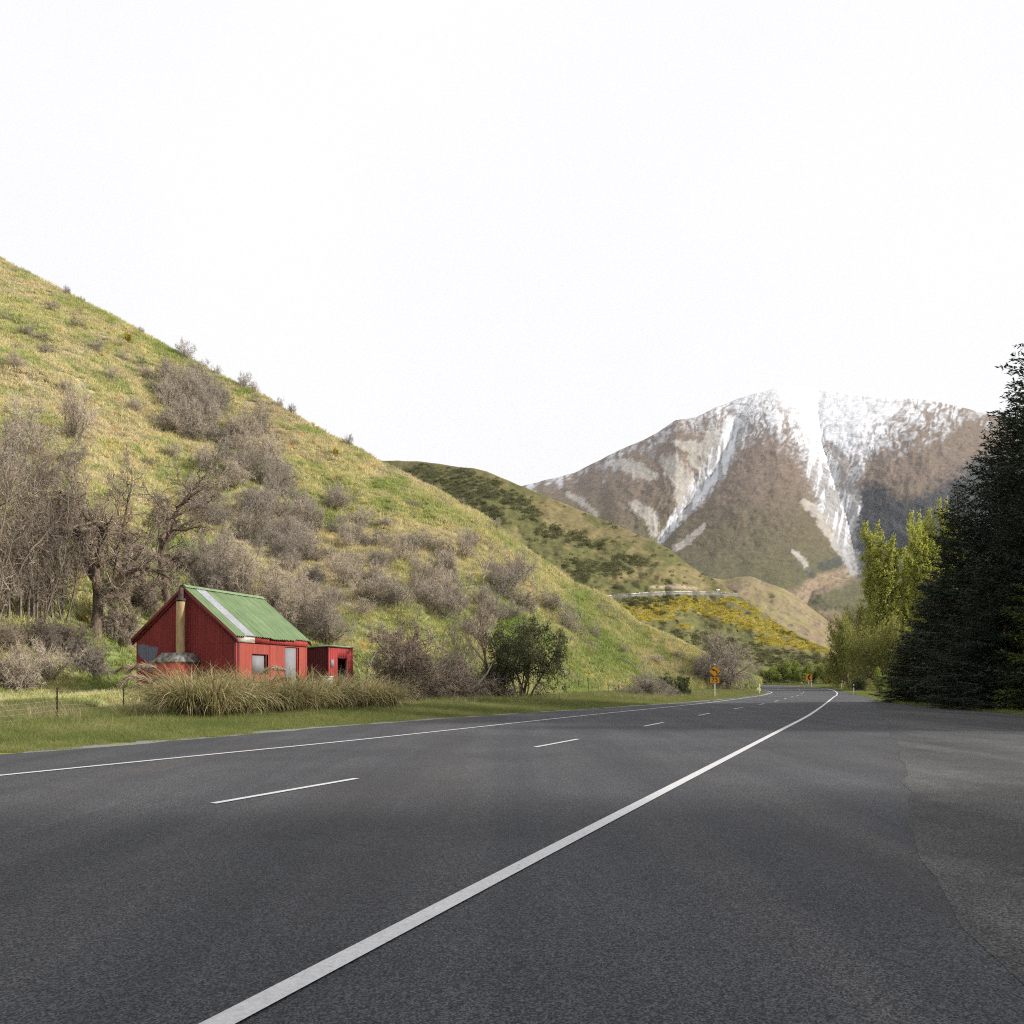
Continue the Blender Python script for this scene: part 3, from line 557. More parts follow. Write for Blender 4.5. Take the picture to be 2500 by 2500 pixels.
# concrete fireplace outside the gable with its flue
q, f0_, f1_ = -1.1, 2.07, 3.95
fp = Acc(); box(fp, (q, f0_, -.5), (-.03, f1_, 2.47-HZ)); fpo = link('fireplace', fp.mesh('fireplace', M_RED), hut); fpo['label'] = 'concrete fireplace box painted red'
a = Acc(); v = [(q-.04, f0_-.05, 2.473-HZ), (-.03, f0_-.05, 2.473-HZ), (-.03, f1_+.05, 2.473-HZ), (q-.04, f1_+.05, 2.473-HZ), (q-.04, f0_-.05, 2.52-HZ), (-.03, f0_-.05, 2.52-HZ), (-.03, f1_+.05, 2.52-HZ), (q-.04, f1_+.05, 2.52-HZ), (q+.2, f0_+.26, 2.95-HZ), (-.03, f0_+.26, 2.95-HZ), (-.03, f1_-.36, 2.95-HZ), (q+.2, f1_-.36, 2.95-HZ)]
a.add(v, [[0,3,2,1],[0,1,5,4],[1,2,6,5],[2,3,7,6],[3,0,4,7],[4,5,9,8],[5,6,10,9],[6,7,11,10],[7,4,8,11],[8,9,10,11]]); link('shoulder_cap', a.mesh('shoulder_cap', M_CONC), fpo)
a = Acc(); tube(a, [(-.5, 2.82, 2.9-HZ), (-.47, 2.85, 4.2-HZ), (-.44, 2.86, 5.42-HZ)], .205, 20, True); fl = link('flue', a.mesh('flue', M_FLUE, True), hut); fl['label'] = 'rust streaked sheet metal flue'
a = Acc(); tube(a, [(-.44, 2.86, 5.42-HZ), (-.40, 2.88, 5.55-HZ)], [.225, .225], 20, True); tube(a, [(-.38, 2.9, 5.5-HZ), (-.3, 2.97, 6.1-HZ)], [.13, .11], 10, True); link('cowl', a.mesh('cowl', M_SOOT, True), fl)
a = Acc(); tube(a, [(-.45, 2.86, 4.16-HZ), (-.45, 2.86, 4.2-HZ)], [.212, .212], 20); link('joint_band', a.mesh('joint_band', M_SOOT, True), fl)
for w, z in ((1.95, 3.05), (1.4, 2.75)): hbox('vent_hole', (-.036, w, z), (-.026, w+.07, z+.09), M_SOOT, hut)

# ------------------------------------------------------------------ the shed beside it
SP = np.array([-10.66, 47.5, HZ])
shed = thing('shed', 'small red lean-to shed with an open dark doorway beside the green-roofed hut', 'shed')
shed.matrix_world = Matrix(((HT[0], HN[0], 0, SP[0]), (HT[1], HN[1], 0, SP[1]), (0, 0, 1, HZ), (0, 0, 0, 1)))
SLn, SW, SH = 2.75, 2.1, 2.62
def sbox(name, lo, hi, mat, parent=shed): a = Acc(); box(a, lo, hi); return link(name, a.mesh(name, mat), parent)
M_DKIRON = iron_mat('dark_red_iron', (.115,.022,.024), (.075,.016,.019), .3, .6)  # iron darker than the front boards: the side wall's shade put into its colour
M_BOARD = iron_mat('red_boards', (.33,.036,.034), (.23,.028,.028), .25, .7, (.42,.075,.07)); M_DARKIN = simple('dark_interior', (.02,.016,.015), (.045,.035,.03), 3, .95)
def scorr(s0, s1, off, out, axis, z0, z1, mat):
    n = int((s1-s0)/PITCH*6)+1; s = np.linspace(s0, s1, n); qv = off+out*(AMP+AMP*np.sin(2*pi*s/PITCH)); z = np.array([z0, z1])[:, None]*np.ones(n)
    S2 = np.broadcast_to(s, z.shape); Q2 = np.broadcast_to(qv, z.shape); V = np.stack([Q2, S2, z] if axis == 'w' else [S2, Q2, z], -1); link('wall_sheet', sheet(V).mesh('wall_sheet', mat, True), shed)
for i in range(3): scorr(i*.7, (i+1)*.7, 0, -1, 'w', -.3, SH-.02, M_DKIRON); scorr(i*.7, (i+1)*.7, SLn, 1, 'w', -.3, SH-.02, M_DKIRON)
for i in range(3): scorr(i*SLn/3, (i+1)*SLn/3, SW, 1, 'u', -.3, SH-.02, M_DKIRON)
DU = (.95, 2.0)                                  # doorway
nb = 14; bw = SLn/nb
for i in range(nb):
    a0, a1 = i*bw+.006, (i+1)*bw-.006; mid = (a0+a1)/2; lo = 1.95 if DU[0] < mid < DU[1] else -.3
    sbox('board', (a0, -.022-.004*(i % 3), lo), (a1, .0, SH-.03), M_BOARD)
sbox('corner_board', (-.03, -.045, -.3), (.07, -.028, SH-.03), M_REDWOOD); sbox('door_jamb', (DU[1]-.05, -.04, -.3), (DU[1]+.02, .08, 1.95), M_DARKWOOD); sbox('door_jamb', (DU[0]-.03, -.036, 1.95), (DU[1]+.03, .05, 2.0), M_DARKWOOD)
sbox('door', (DU[1]-.03, -.05, -.2), (DU[1]+.0, -.041, 1.6), M_FASC); sbox('inner_wall', (.1, SW-.1, -.2), (SLn-.1, SW-.06, SH-.1), M_DARKIN); sbox('floor_slab', (.02, .02, -.35), (SLn-.02, SW-.02, -.12), M_CONC)
sbox('notice_panel', (.22, -.048, 1.42), (.55, -.035, 1.86), M_GREY)
a = Acc(); v = [(-.12,-.16,SH), (SLn+.12,-.16,SH), (SLn+.12,SW+.1,SH-.12), (-.12,SW+.1,SH-.12), (-.12,-.16,SH+.07), (SLn+.12,-.16,SH+.07), (SLn+.12,SW+.1,SH-.05), (-.12,SW+.1,SH-.05)]
a.add(v, [[0,3,2,1],[4,5,6,7],[0,1,5,4],[1,2,6,5],[2,3,7,6],[3,0,4,7]]); link('roof', a.mesh('roof', iron_mat('pale_green_iron', (.25,.32,.22), (.17,.22,.15), .3)), shed)
# weathered white box between hut and shed
bx_ = thing('meter_box', 'small weathered white box on legs standing between hut and shed', 'box', tuple(hworld(np.array([L_+.9, -.75, 0.0]))), -HA)
M_WHITE = simple('flaking_white', (.42,.40,.37), (.70,.69,.66), 8, .8, .2)
for nm, lo, hi in (('body', (-.22, -.18, .35), (.22, .18, .82)), ('lid', (-.27, -.23, .823), (.27, .23, .87)), ('leg', (-.2, -.16, -.2), (-.14, -.1, .347)), ('leg', (.14, -.16, -.2), (.2, -.1, .347))): a = Acc(); box(a, lo, hi); link(nm, a.mesh(nm, M_WHITE), bx_)

# ------------------------------------------------------------------ fences
M_RUST = simple('rusty_steel', (.05,.025,.02), (.11,.055,.04), 9, .8); M_WIRE = simple('fence_wire', (.22,.22,.22), (.36,.36,.36), 5, .5, metal=.4); M_POST = simple('grey_timber', (.13,.11,.09), (.26,.23,.2), 6, .9)
def fence(label, pts, heights, nwires, H, post_kind, wr=.0035):
    t = thing('wire_fence', label, 'fence', (pts[0][0], pts[0][1], float(ground_z(*pts[0])))); o = np.array(t.location); G = [np.array([x, y, float(ground_z(x, y))]) for x, y in pts]
    for k, g in enumerate(G):
        b = g-o; a = Acc(); kind = post_kind(k)
        if kind == 'steel':
            r = .022
            for an in (0, 2.1, 4.2): box(a, (-.004, 0, -.3), (.004, .032, H+.08), (np.array([[cos(an), -sin(an), 0], [sin(an), cos(an), 0], [0, 0, 1]]), b))
            link('post', a.mesh('post', M_RUST), t)
        else: tube(a, [b+[0, 0, -.3], b+[.01, 0, H*.5], b+[0, .01, H+.12]], [.07, .066, .06], 9, True); link('post', a.mesh('post', M_POST, True), t)
    for wi in range(nwires):
        h = H*(.12+.86*wi/(nwires-1)); path = []
        for g0, g1 in zip(G[:-1], G[1:]):
            for s in np.linspace(0, 1, 6)[:-1]: path.append(g0*(1-s)+g1*s-o+[0, 0, h-.03*4*s*(1-s)])
        path.append(G[-1]-o+[0, 0, h]); a = Acc(); tube(a, path, wr, 5); link('wire', a.mesh('wire', M_WIRE, True), t)
    return t
def fpt(px, py): x, y, z = hit(px, py); return (x, y)
pA, pB = fpt(140, 1767), fpt(302, 1747)
dA = np.array(pA)-np.array(pB)
fence('wire fence with rusty steel posts running up to the toetoe beside the hut', [tuple(np.array(pA)+dA*1.9), tuple(np.array(pA)+dA*.95), pA, pB, (-17.7, 41.5)], None, 7, 1.08, lambda k: 'steel', .0045)
fx = [(1356,1696),(1387,1696),(1412,1696.5),(1435,1697),(1457,1698),(1477,1699),(1496,1700.5),(1516,1702),(1532,1703),(1548,1704)]
e0, e1 = np.array([4.8, 88.0]), np.array([11.6, 80.0]); FP = [tuple(e0+(e1-e0)*t) for t in np.linspace(-.35, 1.25, 13)]
fence('low wire fence of thin dark posts along the foot of the grassy slope', FP, None, 4, 1.05, lambda k: 'timber' if k == 8 else 'steel', .006)

# ------------------------------------------------------------------ signs and marker posts
M_YEL = simple('sign_yellow', (.62,.27,.012), (.70,.32,.018), 2, .5); M_BLK = simple('sign_black', (.012,.012,.012), (.02,.02,.02), 3, .5); M_SPOST = simple('white_post', (.60,.61,.62), (.74,.74,.74), 4, .6); M_ORG = simple('red_reflector', (.50,.05,.02), (.62,.08,.03), 3, .4)
def prism(name, poly, y0, y1, mat, parent):      # flat outline in x,z given thickness along y (front = y0)
    n = len(poly); v = [(x, y0, z) for x, z in poly]+[(x, y1, z) for x, z in poly]; bm = bmesh.new(); bv = [bm.verts.new(q) for q in v]
    bm.faces.new(bv[:n]); bm.faces.new(bv[n:][::-1])
    for i in range(n): bm.faces.new((bv[i], bv[n+i], bv[n+(i+1) % n], bv[(i+1) % n]))
    bmesh.ops.recalc_face_normals(bm, faces=bm.faces); bmesh.ops.triangulate(bm, faces=[f for f in bm.faces if len(f.verts) > 4]); me = bpy.data.meshes.new(name); bm.to_mesh(me); bm.free(); me.materials.append(mat); return link(name, me, parent)
def text_mesh(name, s, size, x, y, z, mat, parent):
    cu = bpy.data.curves.new('t', 'FONT'); cu.body = s; cu.size = size; cu.extrude = .002; cu.align_x = 'CENTER'; cu.align_y = 'CENTER'; cu.offset = .012
    to = bpy.data.objects.new('t', cu); COL.objects.link(to); bpy.context.view_layer.update()
    me = bpy.data.meshes.new_from_object(to.evaluated_get(bpy.context.evaluated_depsgraph_get())); bpy.data.objects.remove(to); bpy.data.curves.remove(cu); me.name = name; me.materials.clear(); me.materials.append(mat)
    c = np.zeros(len(me.vertices)*3, np.float32); me.vertices.foreach_get('co', c); c = c.reshape(-1, 3); c = np.stack([c[:, 0]+x, y-c[:, 2], c[:, 1]+z], -1); me.vertices.foreach_set('co', c.ravel()); me.update(); return link(name, me, parent)
sx, sy, sz = hit(1745, 1704.5); u = sy/F          # metres per photo pixel at the sign
sg = thing('curve_warning_sign', 'yellow diamond left-curve warning sign with a 75 speed plate on a pale post', 'sign', (sx, sy, sz), radians(-14))
zc = EYE+(HY-1638.5)*u-sz; R = 15.1*u
a = Acc(); tube(a, [(0, .035, -.3), (0, .035, zc+R+.12)], .045, 12, True); link('post', a.mesh('post', M_SPOST, True), sg)
dm = prism('diamond_plate', [(0, zc+R), (R, zc), (0, zc-R), (-R, zc)], -.02, -.012, M_BLK, sg); prism('yellow_face', [(0, zc+R*.91), (R*.91, zc), (0, zc-R*.91), (-R*.91, zc)], -.0235, -.0205, M_YEL, dm)
arc = []; inn = []                               # arrow: stem curving up from lower right to point left
for t in np.linspace(0, 1, 9):
    an = radians(-8+78*t); cx_, cz_ = -R*.17, zc-R*.36; ro, ri = R*.62, R*.44; arc.append((cx_+ro*cos(an), cz_+ro*sin(an)*.95)); inn.append((cx_+ri*cos(an), cz_+ri*sin(an)*.95))
hd = [(-R*.13, zc+R*.40), (-R*.52, zc+R*.27), (-R*.17, zc+R*.0)]
prism('arrow', arc[:8]+[(-R*.10, zc+R*.27)]+hd+[(-R*.10, zc+R*.08)]+inn[:8][::-1], -.0275, -.0240, M_BLK, dm)
pw, ph, pz = 12.0*u, 8.0*u, EYE+(HY-1660.3)*u-sz
pl = prism('speed_plate', [(-pw, pz-ph), (pw, pz-ph), (pw, pz+ph), (-pw, pz+ph)], -.02, -.012, M_BLK, sg); prism('yellow_face', [(-pw*.93, pz-ph*.9), (pw*.93, pz-ph*.9), (pw*.93, pz+ph*.9), (-pw*.93, pz+ph*.9)], -.0235, -.0205, M_YEL, pl)
text_mesh('digit', '7', ph*1.75, -pw*.34, -.026, pz, M_BLK, pl); text_mesh('digit', '5', ph*1.75, pw*.34, -.026, pz, M_BLK, pl)
# chevron board on a leaning post beyond the bend
cx0, cy0 = pd(1973, 139.5); cz0 = float(base_z(cx0, cy0)); u = cy0/F
cg = thing('chevron_sign', 'yellow board with black left chevron on a leaning grey post by the bend', 'sign', (cx0, cy0, cz0)); cg.rotation_euler = (0, radians(5), radians(-20))
zb, zt = EYE+(HY-1661)*u-cz0, EYE+(HY-1645.2)*u-cz0; hw = 7.2*u; zm = (zb+zt)/2; hh = (zt-zb)/2
a = Acc(); box(a, (-.09, .02, -.4), (.09, .09, zb+.3)); link('post', a.mesh('post', simple('grey_post', (.36,.37,.40), (.46,.47,.5), 3, .7)), cg)
cb = prism('board', [(-hw, zb), (hw, zb), (hw, zt), (-hw, zt)], -.02, -.008, M_YEL, cg); prism('chevron', [(-hw*.55, zm), (hw*.12, zm+hh*.86), (hw*.68, zm+hh*.86), (hw*.02, zm), (hw*.62, zm-hh*.86), (hw*.06, zm-hh*.86)], -.027, -.021, M_BLK, cb)
def marker(px, d, top, lab, bands=True, lean=0, mat=M_SPOST, reflect=None):
    x, y = pd(px, d); z = float(base_z(x, y)); h = EYE+(HY-top)*d/F-z; t = thing('marker_post', lab, 'marker post', (x, y, z), radians(-20)); t.rotation_euler[1] = lean
    a = Acc(); v = []
    for zz_, wv, dp in ((-.2, .055, .02), (h*.97, .05, .02), (h, .03, .012)): v += [(-wv, -dp, zz_), (wv, -dp, zz_), (wv, dp, zz_), (-wv, dp, zz_)]
    f = []
    for k in (0, 4): f += [[k+i, k+(i+1) % 4, k+4+(i+1) % 4, k+4+i] for i in range(4)]
    f.append([8, 9, 10, 11]); a.add(v, f); link('shaft', a.mesh('shaft', mat), t)
    if reflect: a = Acc(); box(a, (-.058, -.03, h*.70), (.058, .027, h*.88)); link('band', a.mesh('band', reflect), t)
marker(1854, 104, 1669.5, 'plain white marker post on the grass inside the bend')
marker(1981.5, 138.5, 1660, 'white marker post with red band beside the chevron board', reflect=M_ORG)
marker(2054, 128, 1661.5, 'slightly leaning white marker post with red band outside the bend', lean=radians(5), reflect=M_ORG)
marker(2084, 98, 1670.5, 'shaded grey marker post with dark band on the lawn edge by the dark conifers', mat=simple('grey_marker', (.40,.42,.47), (.5,.52,.56), 3, .6), reflect=M_BLK)

# ------------------------------------------------------------------ guard rail on the climbing road across the spur
rp_ = np.array(RAILP, float); tpx = np.arange(1470, 1801, 5.0); tpy = np.interp(tpx, rp_[:, 0], rp_[:, 1]); gpnt = h2_point(tpx, tpy); gpnt[:, 1] -= 1.0
gr = thing('guard_rail', 'pale steel guard rail along the road cut across the spur', 'guard rail', tuple(gpnt[0])); go_ = gpnt[0]
M_RAIL = simple('pale_rail', (.45,.46,.48), (.6,.6,.62), 2, .5)
prof = [(-.06, .45), (-.14, .52), (-.06, .58), (-.14, .64), (-.06, .72)]; V = np.stack([gpnt-go_+np.array([0, a_, b_*.95]) for a_, b_ in prof]); link('beam', sheet(V).mesh('beam', M_RAIL, True), gr)
pm = Acc(); box(pm, (-.07, -.03, .1), (.07, .12, .95)); pme = pm.mesh('post', M_SPOST)
for k in range(0, len(gpnt), 2): link('post', pme, gr, tuple(gpnt[k]-go_))
tp = h2_point(np.array([1749.0]), np.array([1448.5]))[0]; tp[1] -= 2.5
wb = thing('white_marker_board', 'small white board on a post by the guard rail on the spur', 'sign', tuple(tp))
for nm, lo, hi in (('board', (-.85, -.05, .9), (.85, .03, 1.75)), ('post', (-.06, .03, -1.5), (.06, .13, 1.7))): a = Acc(); box(a, lo, hi); link(nm, a.mesh(nm, M_SPOST), wb)
# ------------------------------------------------------------------ plant building blocks
def unit(v): return v/(np.linalg.norm(v, axis=-1, keepdims=True)+1e-9)
def walk(r, p, d, L, n, wob, up):
    pts = [np.array(p, float)]; d = unit(np.array(d, float))
    for i in range(n):
        d = unit(d+r.normal(0, wob, 3)+np.array([0, 0, up])); pts.append(pts[-1]+d*L/n)
    return np.array(pts)
def along(pts, t):
    n = len(pts)-1; k = min(int(t*n), n-1); f = t*n-k; return pts[k]*(1-f)+pts[k+1]*f, unit(pts[k+1]-pts[k])
def side_dir(r, d, ang):
    q = r.normal(0, 1, 3); q = unit(q-d*np.dot(q, d)); return d*cos(ang)+q*sin(ang)
def spikes(a, b, d, L, w, r, bend=.25):          # fine twigs: thin three-sided points with one kink
    m = len(b); q = unit(np.cross(d, r.normal(0, 1, (m, 3)))); q2 = np.cross(d, q); mid = b+d*(L*.5)[:, None]+r.normal(0, 1, (m, 3))*(L*bend*.3)[:, None]; tip = mid+unit(d+r.normal(0, bend, (m, 3)))*(L*.5)[:, None]
    w = w[:, None]; V = np.stack([b+q*w, b-q*w*.5+q2*w*.87, b-q*w*.5-q2*w*.87, mid+q*w*.7, mid-q*w*.35+q2*w*.6, mid-q*w*.35-q2*w*.6, tip], 1).reshape(-1, 3)
    o = np.arange(m)[:, None]*7
    a.add(V, np.concatenate([o+np.array([[0,1,4,3]]), o+np.array([[1,2,5,4]]), o+np.array([[2,0,3,5]])])); n0 = a.n-len(V)
    a.t.append(np.concatenate([o+np.array([[3,4,6]]), o+np.array([[4,5,6]]), o+np.array([[5,3,6]])])+n0)
def leaves(a, c, d, L, w, r):                    # rhombic leaf or needle spray
    m = len(c); s = unit(np.cross(d, r.normal(0, 1, (m, 3))))*(w[:, None]/2); md = c+d*(L*.45)[:, None]
    V = np.stack([c, md+s, c+d*L[:, None], md-s], 1).reshape(-1, 3); a.add(V, np.arange(m)[:, None]*4+np.array([[0, 1, 2, 3]]))
def grow(r, stems, n1, n2, n3, l1=.5, l2=.45, l3=.3, ang=(.5, 1.1), wob=.16, up=.06, t0=.3, fw=.008, sides=6, shrink=.55, l1_wob=None):
    """stems: (p, d, L, r). returns thick Acc, thin Acc, outer points and directions for leaves"""
    A, T = Acc(), Acc(); B, Dv, TW = [], [], []
    for (p, d, L, rad) in stems:
        s = walk(r, p, d, L, 9, wob, up*.6); k = np.linspace(0, 1, len(s)); tube(A, s, rad*(1-.78*k)*(1+.35*np.exp(-k*12)), sides)
        for i in range(n1):
            t = t0+(1-t0)*(i+r.random())/n1; q, dd = along(s, min(t, .99)); L1 = L*l1*(1.1-.55*t)*r.uniform(.7, 1.2); r1 = max(rad*(1-.78*t)*.55, fw*1.8)
            b = walk(r, q, side_dir(r, dd, r.uniform(*ang)), L1, 6, wob*1.25, up); tube(A, b, r1*(1-.75*np.linspace(0, 1, 7)), 4)
            for j in range(n2):
                t2 = .15+.85*(j+r.random())/n2; q2, d2 = along(b, min(t2, .99)); L2 = L1*l2*(1.15-.5*t2)*r.uniform(.6, 1.25)
                c = walk(r, q2, side_dir(r, d2, r.uniform(*ang)), L2, 3, wob*1.4, up); tube(T, c, max(r1*.42, fw*1.25)*(1-.6*np.linspace(0, 1, 4)), 3)
                tt = r.random(n3); 
                for x in tt: q3, d3 = along(c, min(.1+.9*x, .99)); B.append(q3); Dv.append(side_dir(r, d3, r.uniform(.4, 1.2))); TW.append(L2*l3*r.uniform(.6, 1.4)+.08)
    B, Dv, TW = np.array(B), np.array(Dv), np.array(TW)
    if len(B): spikes(T, B, unit(Dv+np.array([0, 0, up])), TW, np.full(len(B), fw)*r.uniform(.7, 1.2, len(B)), r)
    return A, T, B, Dv, TW
def bark(name, c1, c2, sc=9): return simple(name, c1, c2, sc, .9, .5, True, .35, .65, 6, (1, 1, .35))
M_BARK = bark('dark_bark', (.06,.043,.032), (.19,.14,.105)); M_BARK2 = bark('grey_bark', (.11,.092,.074), (.26,.22,.18))
def twigmat(name, stops):
    n = N(name); g = n.add('NewGeometry'); c = n.ramp(g.outputs['Random Per Island'], stops); oi = n.add('ObjectInfo'); n.bs.inputs['Specular IOR Level'].default_value = .1
    return n.col(n.mix(1.0, c, n.ramp(oi.outputs['Random'], [(0, (.72,.72,.74)), (.5, (1.0,.97,.95)), (1, (1.25,1.2,1.12))]), 'MULTIPLY'), .9)
M_TWIG = twigmat('grey_twigs', [(0, (.24,.205,.165)), (.5, (.37,.325,.27)), (1, (.50,.45,.385))]); M_TWIGD = twigmat('brown_twigs', [(0, (.13,.103,.082)), (.5, (.23,.19,.155)), (1, (.36,.31,.26))])
M_DEAD = bark('bleached_wood', (.26,.22,.18), (.46,.41,.35))
def up_stems(r, n, H, spread, rad, base=.25, lean=(0, 0)):
    out = []
    for i in range(n):
        a = 2*pi*(i+r.random()*.7)/n; s = spread*r.uniform(.35, 1.15); out.append(((base*cos(a)*r.random(), base*sin(a)*r.random(), -.15), (s*cos(a)+lean[0], s*sin(a)+lean[1], 1), H*r.uniform(.75, 1.05), rad*r.uniform(.6, 1.1)))
    return out
def measured(A, T): v = np.concatenate(A.v+T.v); return max(v[:, 2].max(), .1), max(abs(v[:, 0]).max(), abs(v[:, 1]).max())
PROTO = {}
def reg(key, A, T, mA, mT, joined=True, nameT='twigs'):
    h, w = measured(A, T) if T else measured(A, Acc()); e = {'h': h, 'w': w}
    if joined:
        me_a = Acc(); me_a.merge(A); nA = sum(len(x) for x in A.t)+sum(len(x) for x in A.q); me_a.merge(T); me = me_a.mesh(key, [mA, mT])
        # quads from A come after all triangles: mark by vertex index
        nv = sum(len(x) for x in A.v); idx = np.zeros(len(me.polygons), np.int32); ls = np.zeros(len(me.polygons), np.int32); me.polygons.foreach_get('loop_start', ls); vi = np.zeros(len(me.loops), np.int32); me.loops.foreach_get('vertex_index', vi)
        idx[:] = (vi[ls] >= nv); me.polygons.foreach_set('material_index', idx); e['mesh'] = me
    e['A'] = A.mesh(key+'_stems', mA, True); e['T'] = T.mesh(key+'_'+nameT, mT); e['nameT'] = nameT; PROTO[key] = e
def put(key, name, label, cat, loc, h, rz=0, wide=1.0, group=None, parts=True, tilt=(0, 0), stem='stems'):
    e = PROTO[key]; s = h/e['h']
    if parts:
        t = thing(name, label, cat, loc, rz, group); t.scale = (s*wide, s*wide, s); t.rotation_euler = (tilt[0], tilt[1], rz); link(stem, e['A'], t); link(e['nameT'], e['T'], t); return t
    o = link(name, e['mesh'], None, loc); o.rotation_euler = (tilt[0], tilt[1], rz); o.scale = (s*wide, s*wide, s); return tag(o, label, cat, group)
# round thorny shrubs
for k in range(5):
    r = np.random.default_rng(100+k); H = 2.4
    A, T, *_ = grow(r, up_stems(r, 9+k, H, [.55, .8, .45, 1.0, .65][k], .045, .3), 7, 6, 6, .55, .5, .6, (.4, 1.2), .2, .04, .12, .0085, 4); reg('shrub%d' % k, A, T, M_BARK2, M_TWIG)
# large dense brown shrub
for k in range(2):
    r = np.random.default_rng(130+k); A, T, *_ = grow(r, up_stems(r, 16, 5, .62, .07, .7), 10, 9, 8 if k == 0 else 7, .5, .45, .6, (.4, 1.3), .22, -.02, .12, .0135 if k == 0 else .010, 5); reg('bigshrub%d' % k, A, T, M_BARK, M_TWIGD if k == 0 else M_TWIG)
# upright several-stemmed bare trees
for k in range(3):
    r = np.random.default_rng(150+k); A, T, *_ = grow(r, up_stems(r, 9, 8.5, .2, .10, 1.3), 13, 7, 6, .32, .5, .55, (.5, 1.4), .17, .01, .10, .013, 6); reg('polestand%d' % k, A, T, M_BARK2, M_TWIGD)
# thick forked trees
def forked(seed, trunkL, limbs, rad, lean):
    r = np.random.default_rng(seed); A0 = Acc(); tr = walk(r, (0, 0, -.4), (lean, 0, 1), trunkL, 8, .07, .03); tube(A0, tr, rad*(1-.32*np.linspace(0, 1, 9))*(1+.5*np.exp(-np.linspace(0, 1, 9)*9)), 10)
    st = []
    for i in range(limbs):
        an = 2*pi*(i+.5*r.random())/limbs; t = .55+.45*i/(limbs-1); q, d = along(tr, min(t, .98)); s = r.uniform(.5, 1.0); st.append((q, (s*cos(an)+lean*.5, s*sin(an), 1.0-.4*(i % 2)), r.uniform(4.2, 6.6), rad*r.uniform(.42, .62)))
    for i in range(3): q, d = along(tr, .2+.2*i); st.append((q, (r.normal(0, 1), r.normal(0, 1), .25), r.uniform(1.8, 3.0), rad*.22))
    A, T, *_ = grow(r, st, 14, 9, 8, .42, .5, .55, (.45, 1.25), .24, .03, .12, .012, 7); A.merge(A0); return A, T
for k, (tl, lb, rd, ln) in enumerate(((4.2, 5, .34, -.12), (3.2, 4, .27, -.35), (4.6, 4, .27, .12))): A, T = forked(170+k, tl, lb, rd, ln); reg('forked%d' % k, A, T, M_BARK, M_TWIGD)
# thin bare tree and dead snag
r = np.random.default_rng(180); A, T, *_ = grow(r, [((0, 0, -.2), (.02, 0, 1), 6.5, .14), ((.1, 0, 1.6), (.3, .1, 1), 4.2, .07), ((0, 0, 2), (-.28, 0, 1), 3.8, .06)], 11, 6, 5, .32, .45, .5, (.4, .8), .1, .07, .3, .011, 7); reg('slimtree', A, T, M_BARK, M_TWIGD)
for k in range(2):
    r = np.random.default_rng(185+k); A, T, *_ = grow(r, [((0, 0, -.2), (.12, 0, 1), 2.6, .075), ((.05, 0, .6), (-.5, .1, 1), 1.7, .045)], 5, 2, 1, .45, .4, .3, (.5, 1.1), .2, .0, .3, .008, 6); reg('snag%d' % k, A, T, M_DEAD, M_DEAD)

def phit(px, py): return hit(px, py)
rng = np.random.default_rng(7)
def by_px(key, name, label, cat, px, pyb, pyt, wpx=None, **kw):
    x, y, z = phit(px, pyb); h = (pyb-pyt)/F*y; e = PROTO[key]; wide = 1.0
    if wpx: wide = np.clip((wpx/F*y/2)/(e['w']*h/e['h']), .45, 2.2)
    return put(key, name, label, cat, (x, y, z-.05), h, rng.uniform(0, 6.28), wide, **kw)
# --- trees beside and behind the hut
for key, px, pb, pt, w, lab, rz_ in (('forked0', 236, 1560, 1085, 430, 'bare tree with the thickest reddish forked trunk, left of the hut chimney', .3), ('forked1', 318, 1490, 1075, 330, 'bare dark tree with a trunk bending left, between the thickest tree and the hut', .0), ('forked2', 408, 1490, 1060, 380, 'bare dark tree rising just behind the hut gable peak', 2.2)):
    t = by_px(key, 'bare_tree', lab, 'tree', px, pb, pt, w, stem='trunk'); t.rotation_euler[2] = rz_
G_POLE = 'upright bare stems beyond the fence'; LP = 'upright grey bare tree with tangled thin stems beyond the fence'
for i, (px, pb, pt, w) in enumerate(((-30, 1530, 1010, 200), (30, 1515, 985, 190), (88, 1520, 1030, 170), (142, 1516, 1090, 150), (-90, 1560, 1000, 220))): by_px('polestand%d' % (i % 3), 'bare_tree', LP, 'tree', px, pb, pt, w, group=G_POLE, stem='trunk')
LU = 'dark tangled undergrowth shrub below the upright bare trees'
for px, pb, pt, w in ((20, 1600, 1500, 190), (95, 1590, 1490, 180), (165, 1600, 1500, 170), (215, 1640, 1560, 150), (300, 1560, 1460, 150), (10, 1680, 1590, 170), (345, 1500, 1400, 140)): by_px('bigshrub0', 'bare_shrub', LU, 'shrub', px, pb, pt, w, group='undergrowth below the upright trees')
for px, pb, pt, w in ((45, 1690, 1555, 200), (120, 1660, 1545, 170), (200, 1640, 1545, 150), (285, 1570, 1470, 130)): by_px('shrub%d' % rng.integers(5), 'bare_shrub', 'tangled leafless brush on the bank below the bare trees', 'shrub', px, pb, pt, w, group='brush on the bank')
for i, (px, pb, pt, w) in enumerate(((505, 1505, 1295, 230), (590, 1520, 1315, 230), (665, 1545, 1345, 220), (735, 1545, 1375, 200), (800, 1580, 1420, 180), (560, 1430, 1270, 180), (640, 1610, 1450, 150))):
    by_px('bigshrub1', 'bare_shrub', 'tall grey leafless shrub in the thicket directly behind the hut roof', 'shrub', px, pb, pt, w, group='thicket behind the hut')
by_px('bigshrub0', 'bare_shrub', 'large dense dark brown leafless shrub right of the red shed', 'shrub', 985, 1712, 1472, 350)
by_px('bigshrub0', 'bare_shrub', 'low dark brown brush between the big brown shrub and the slim bare tree', 'shrub', 1090, 1712, 1570, 270)
by_px('bigshrub0', 'bare_shrub', 'brown brush at the foot of the slim bare tree', 'shrub', 1180, 1712, 1605, 210)
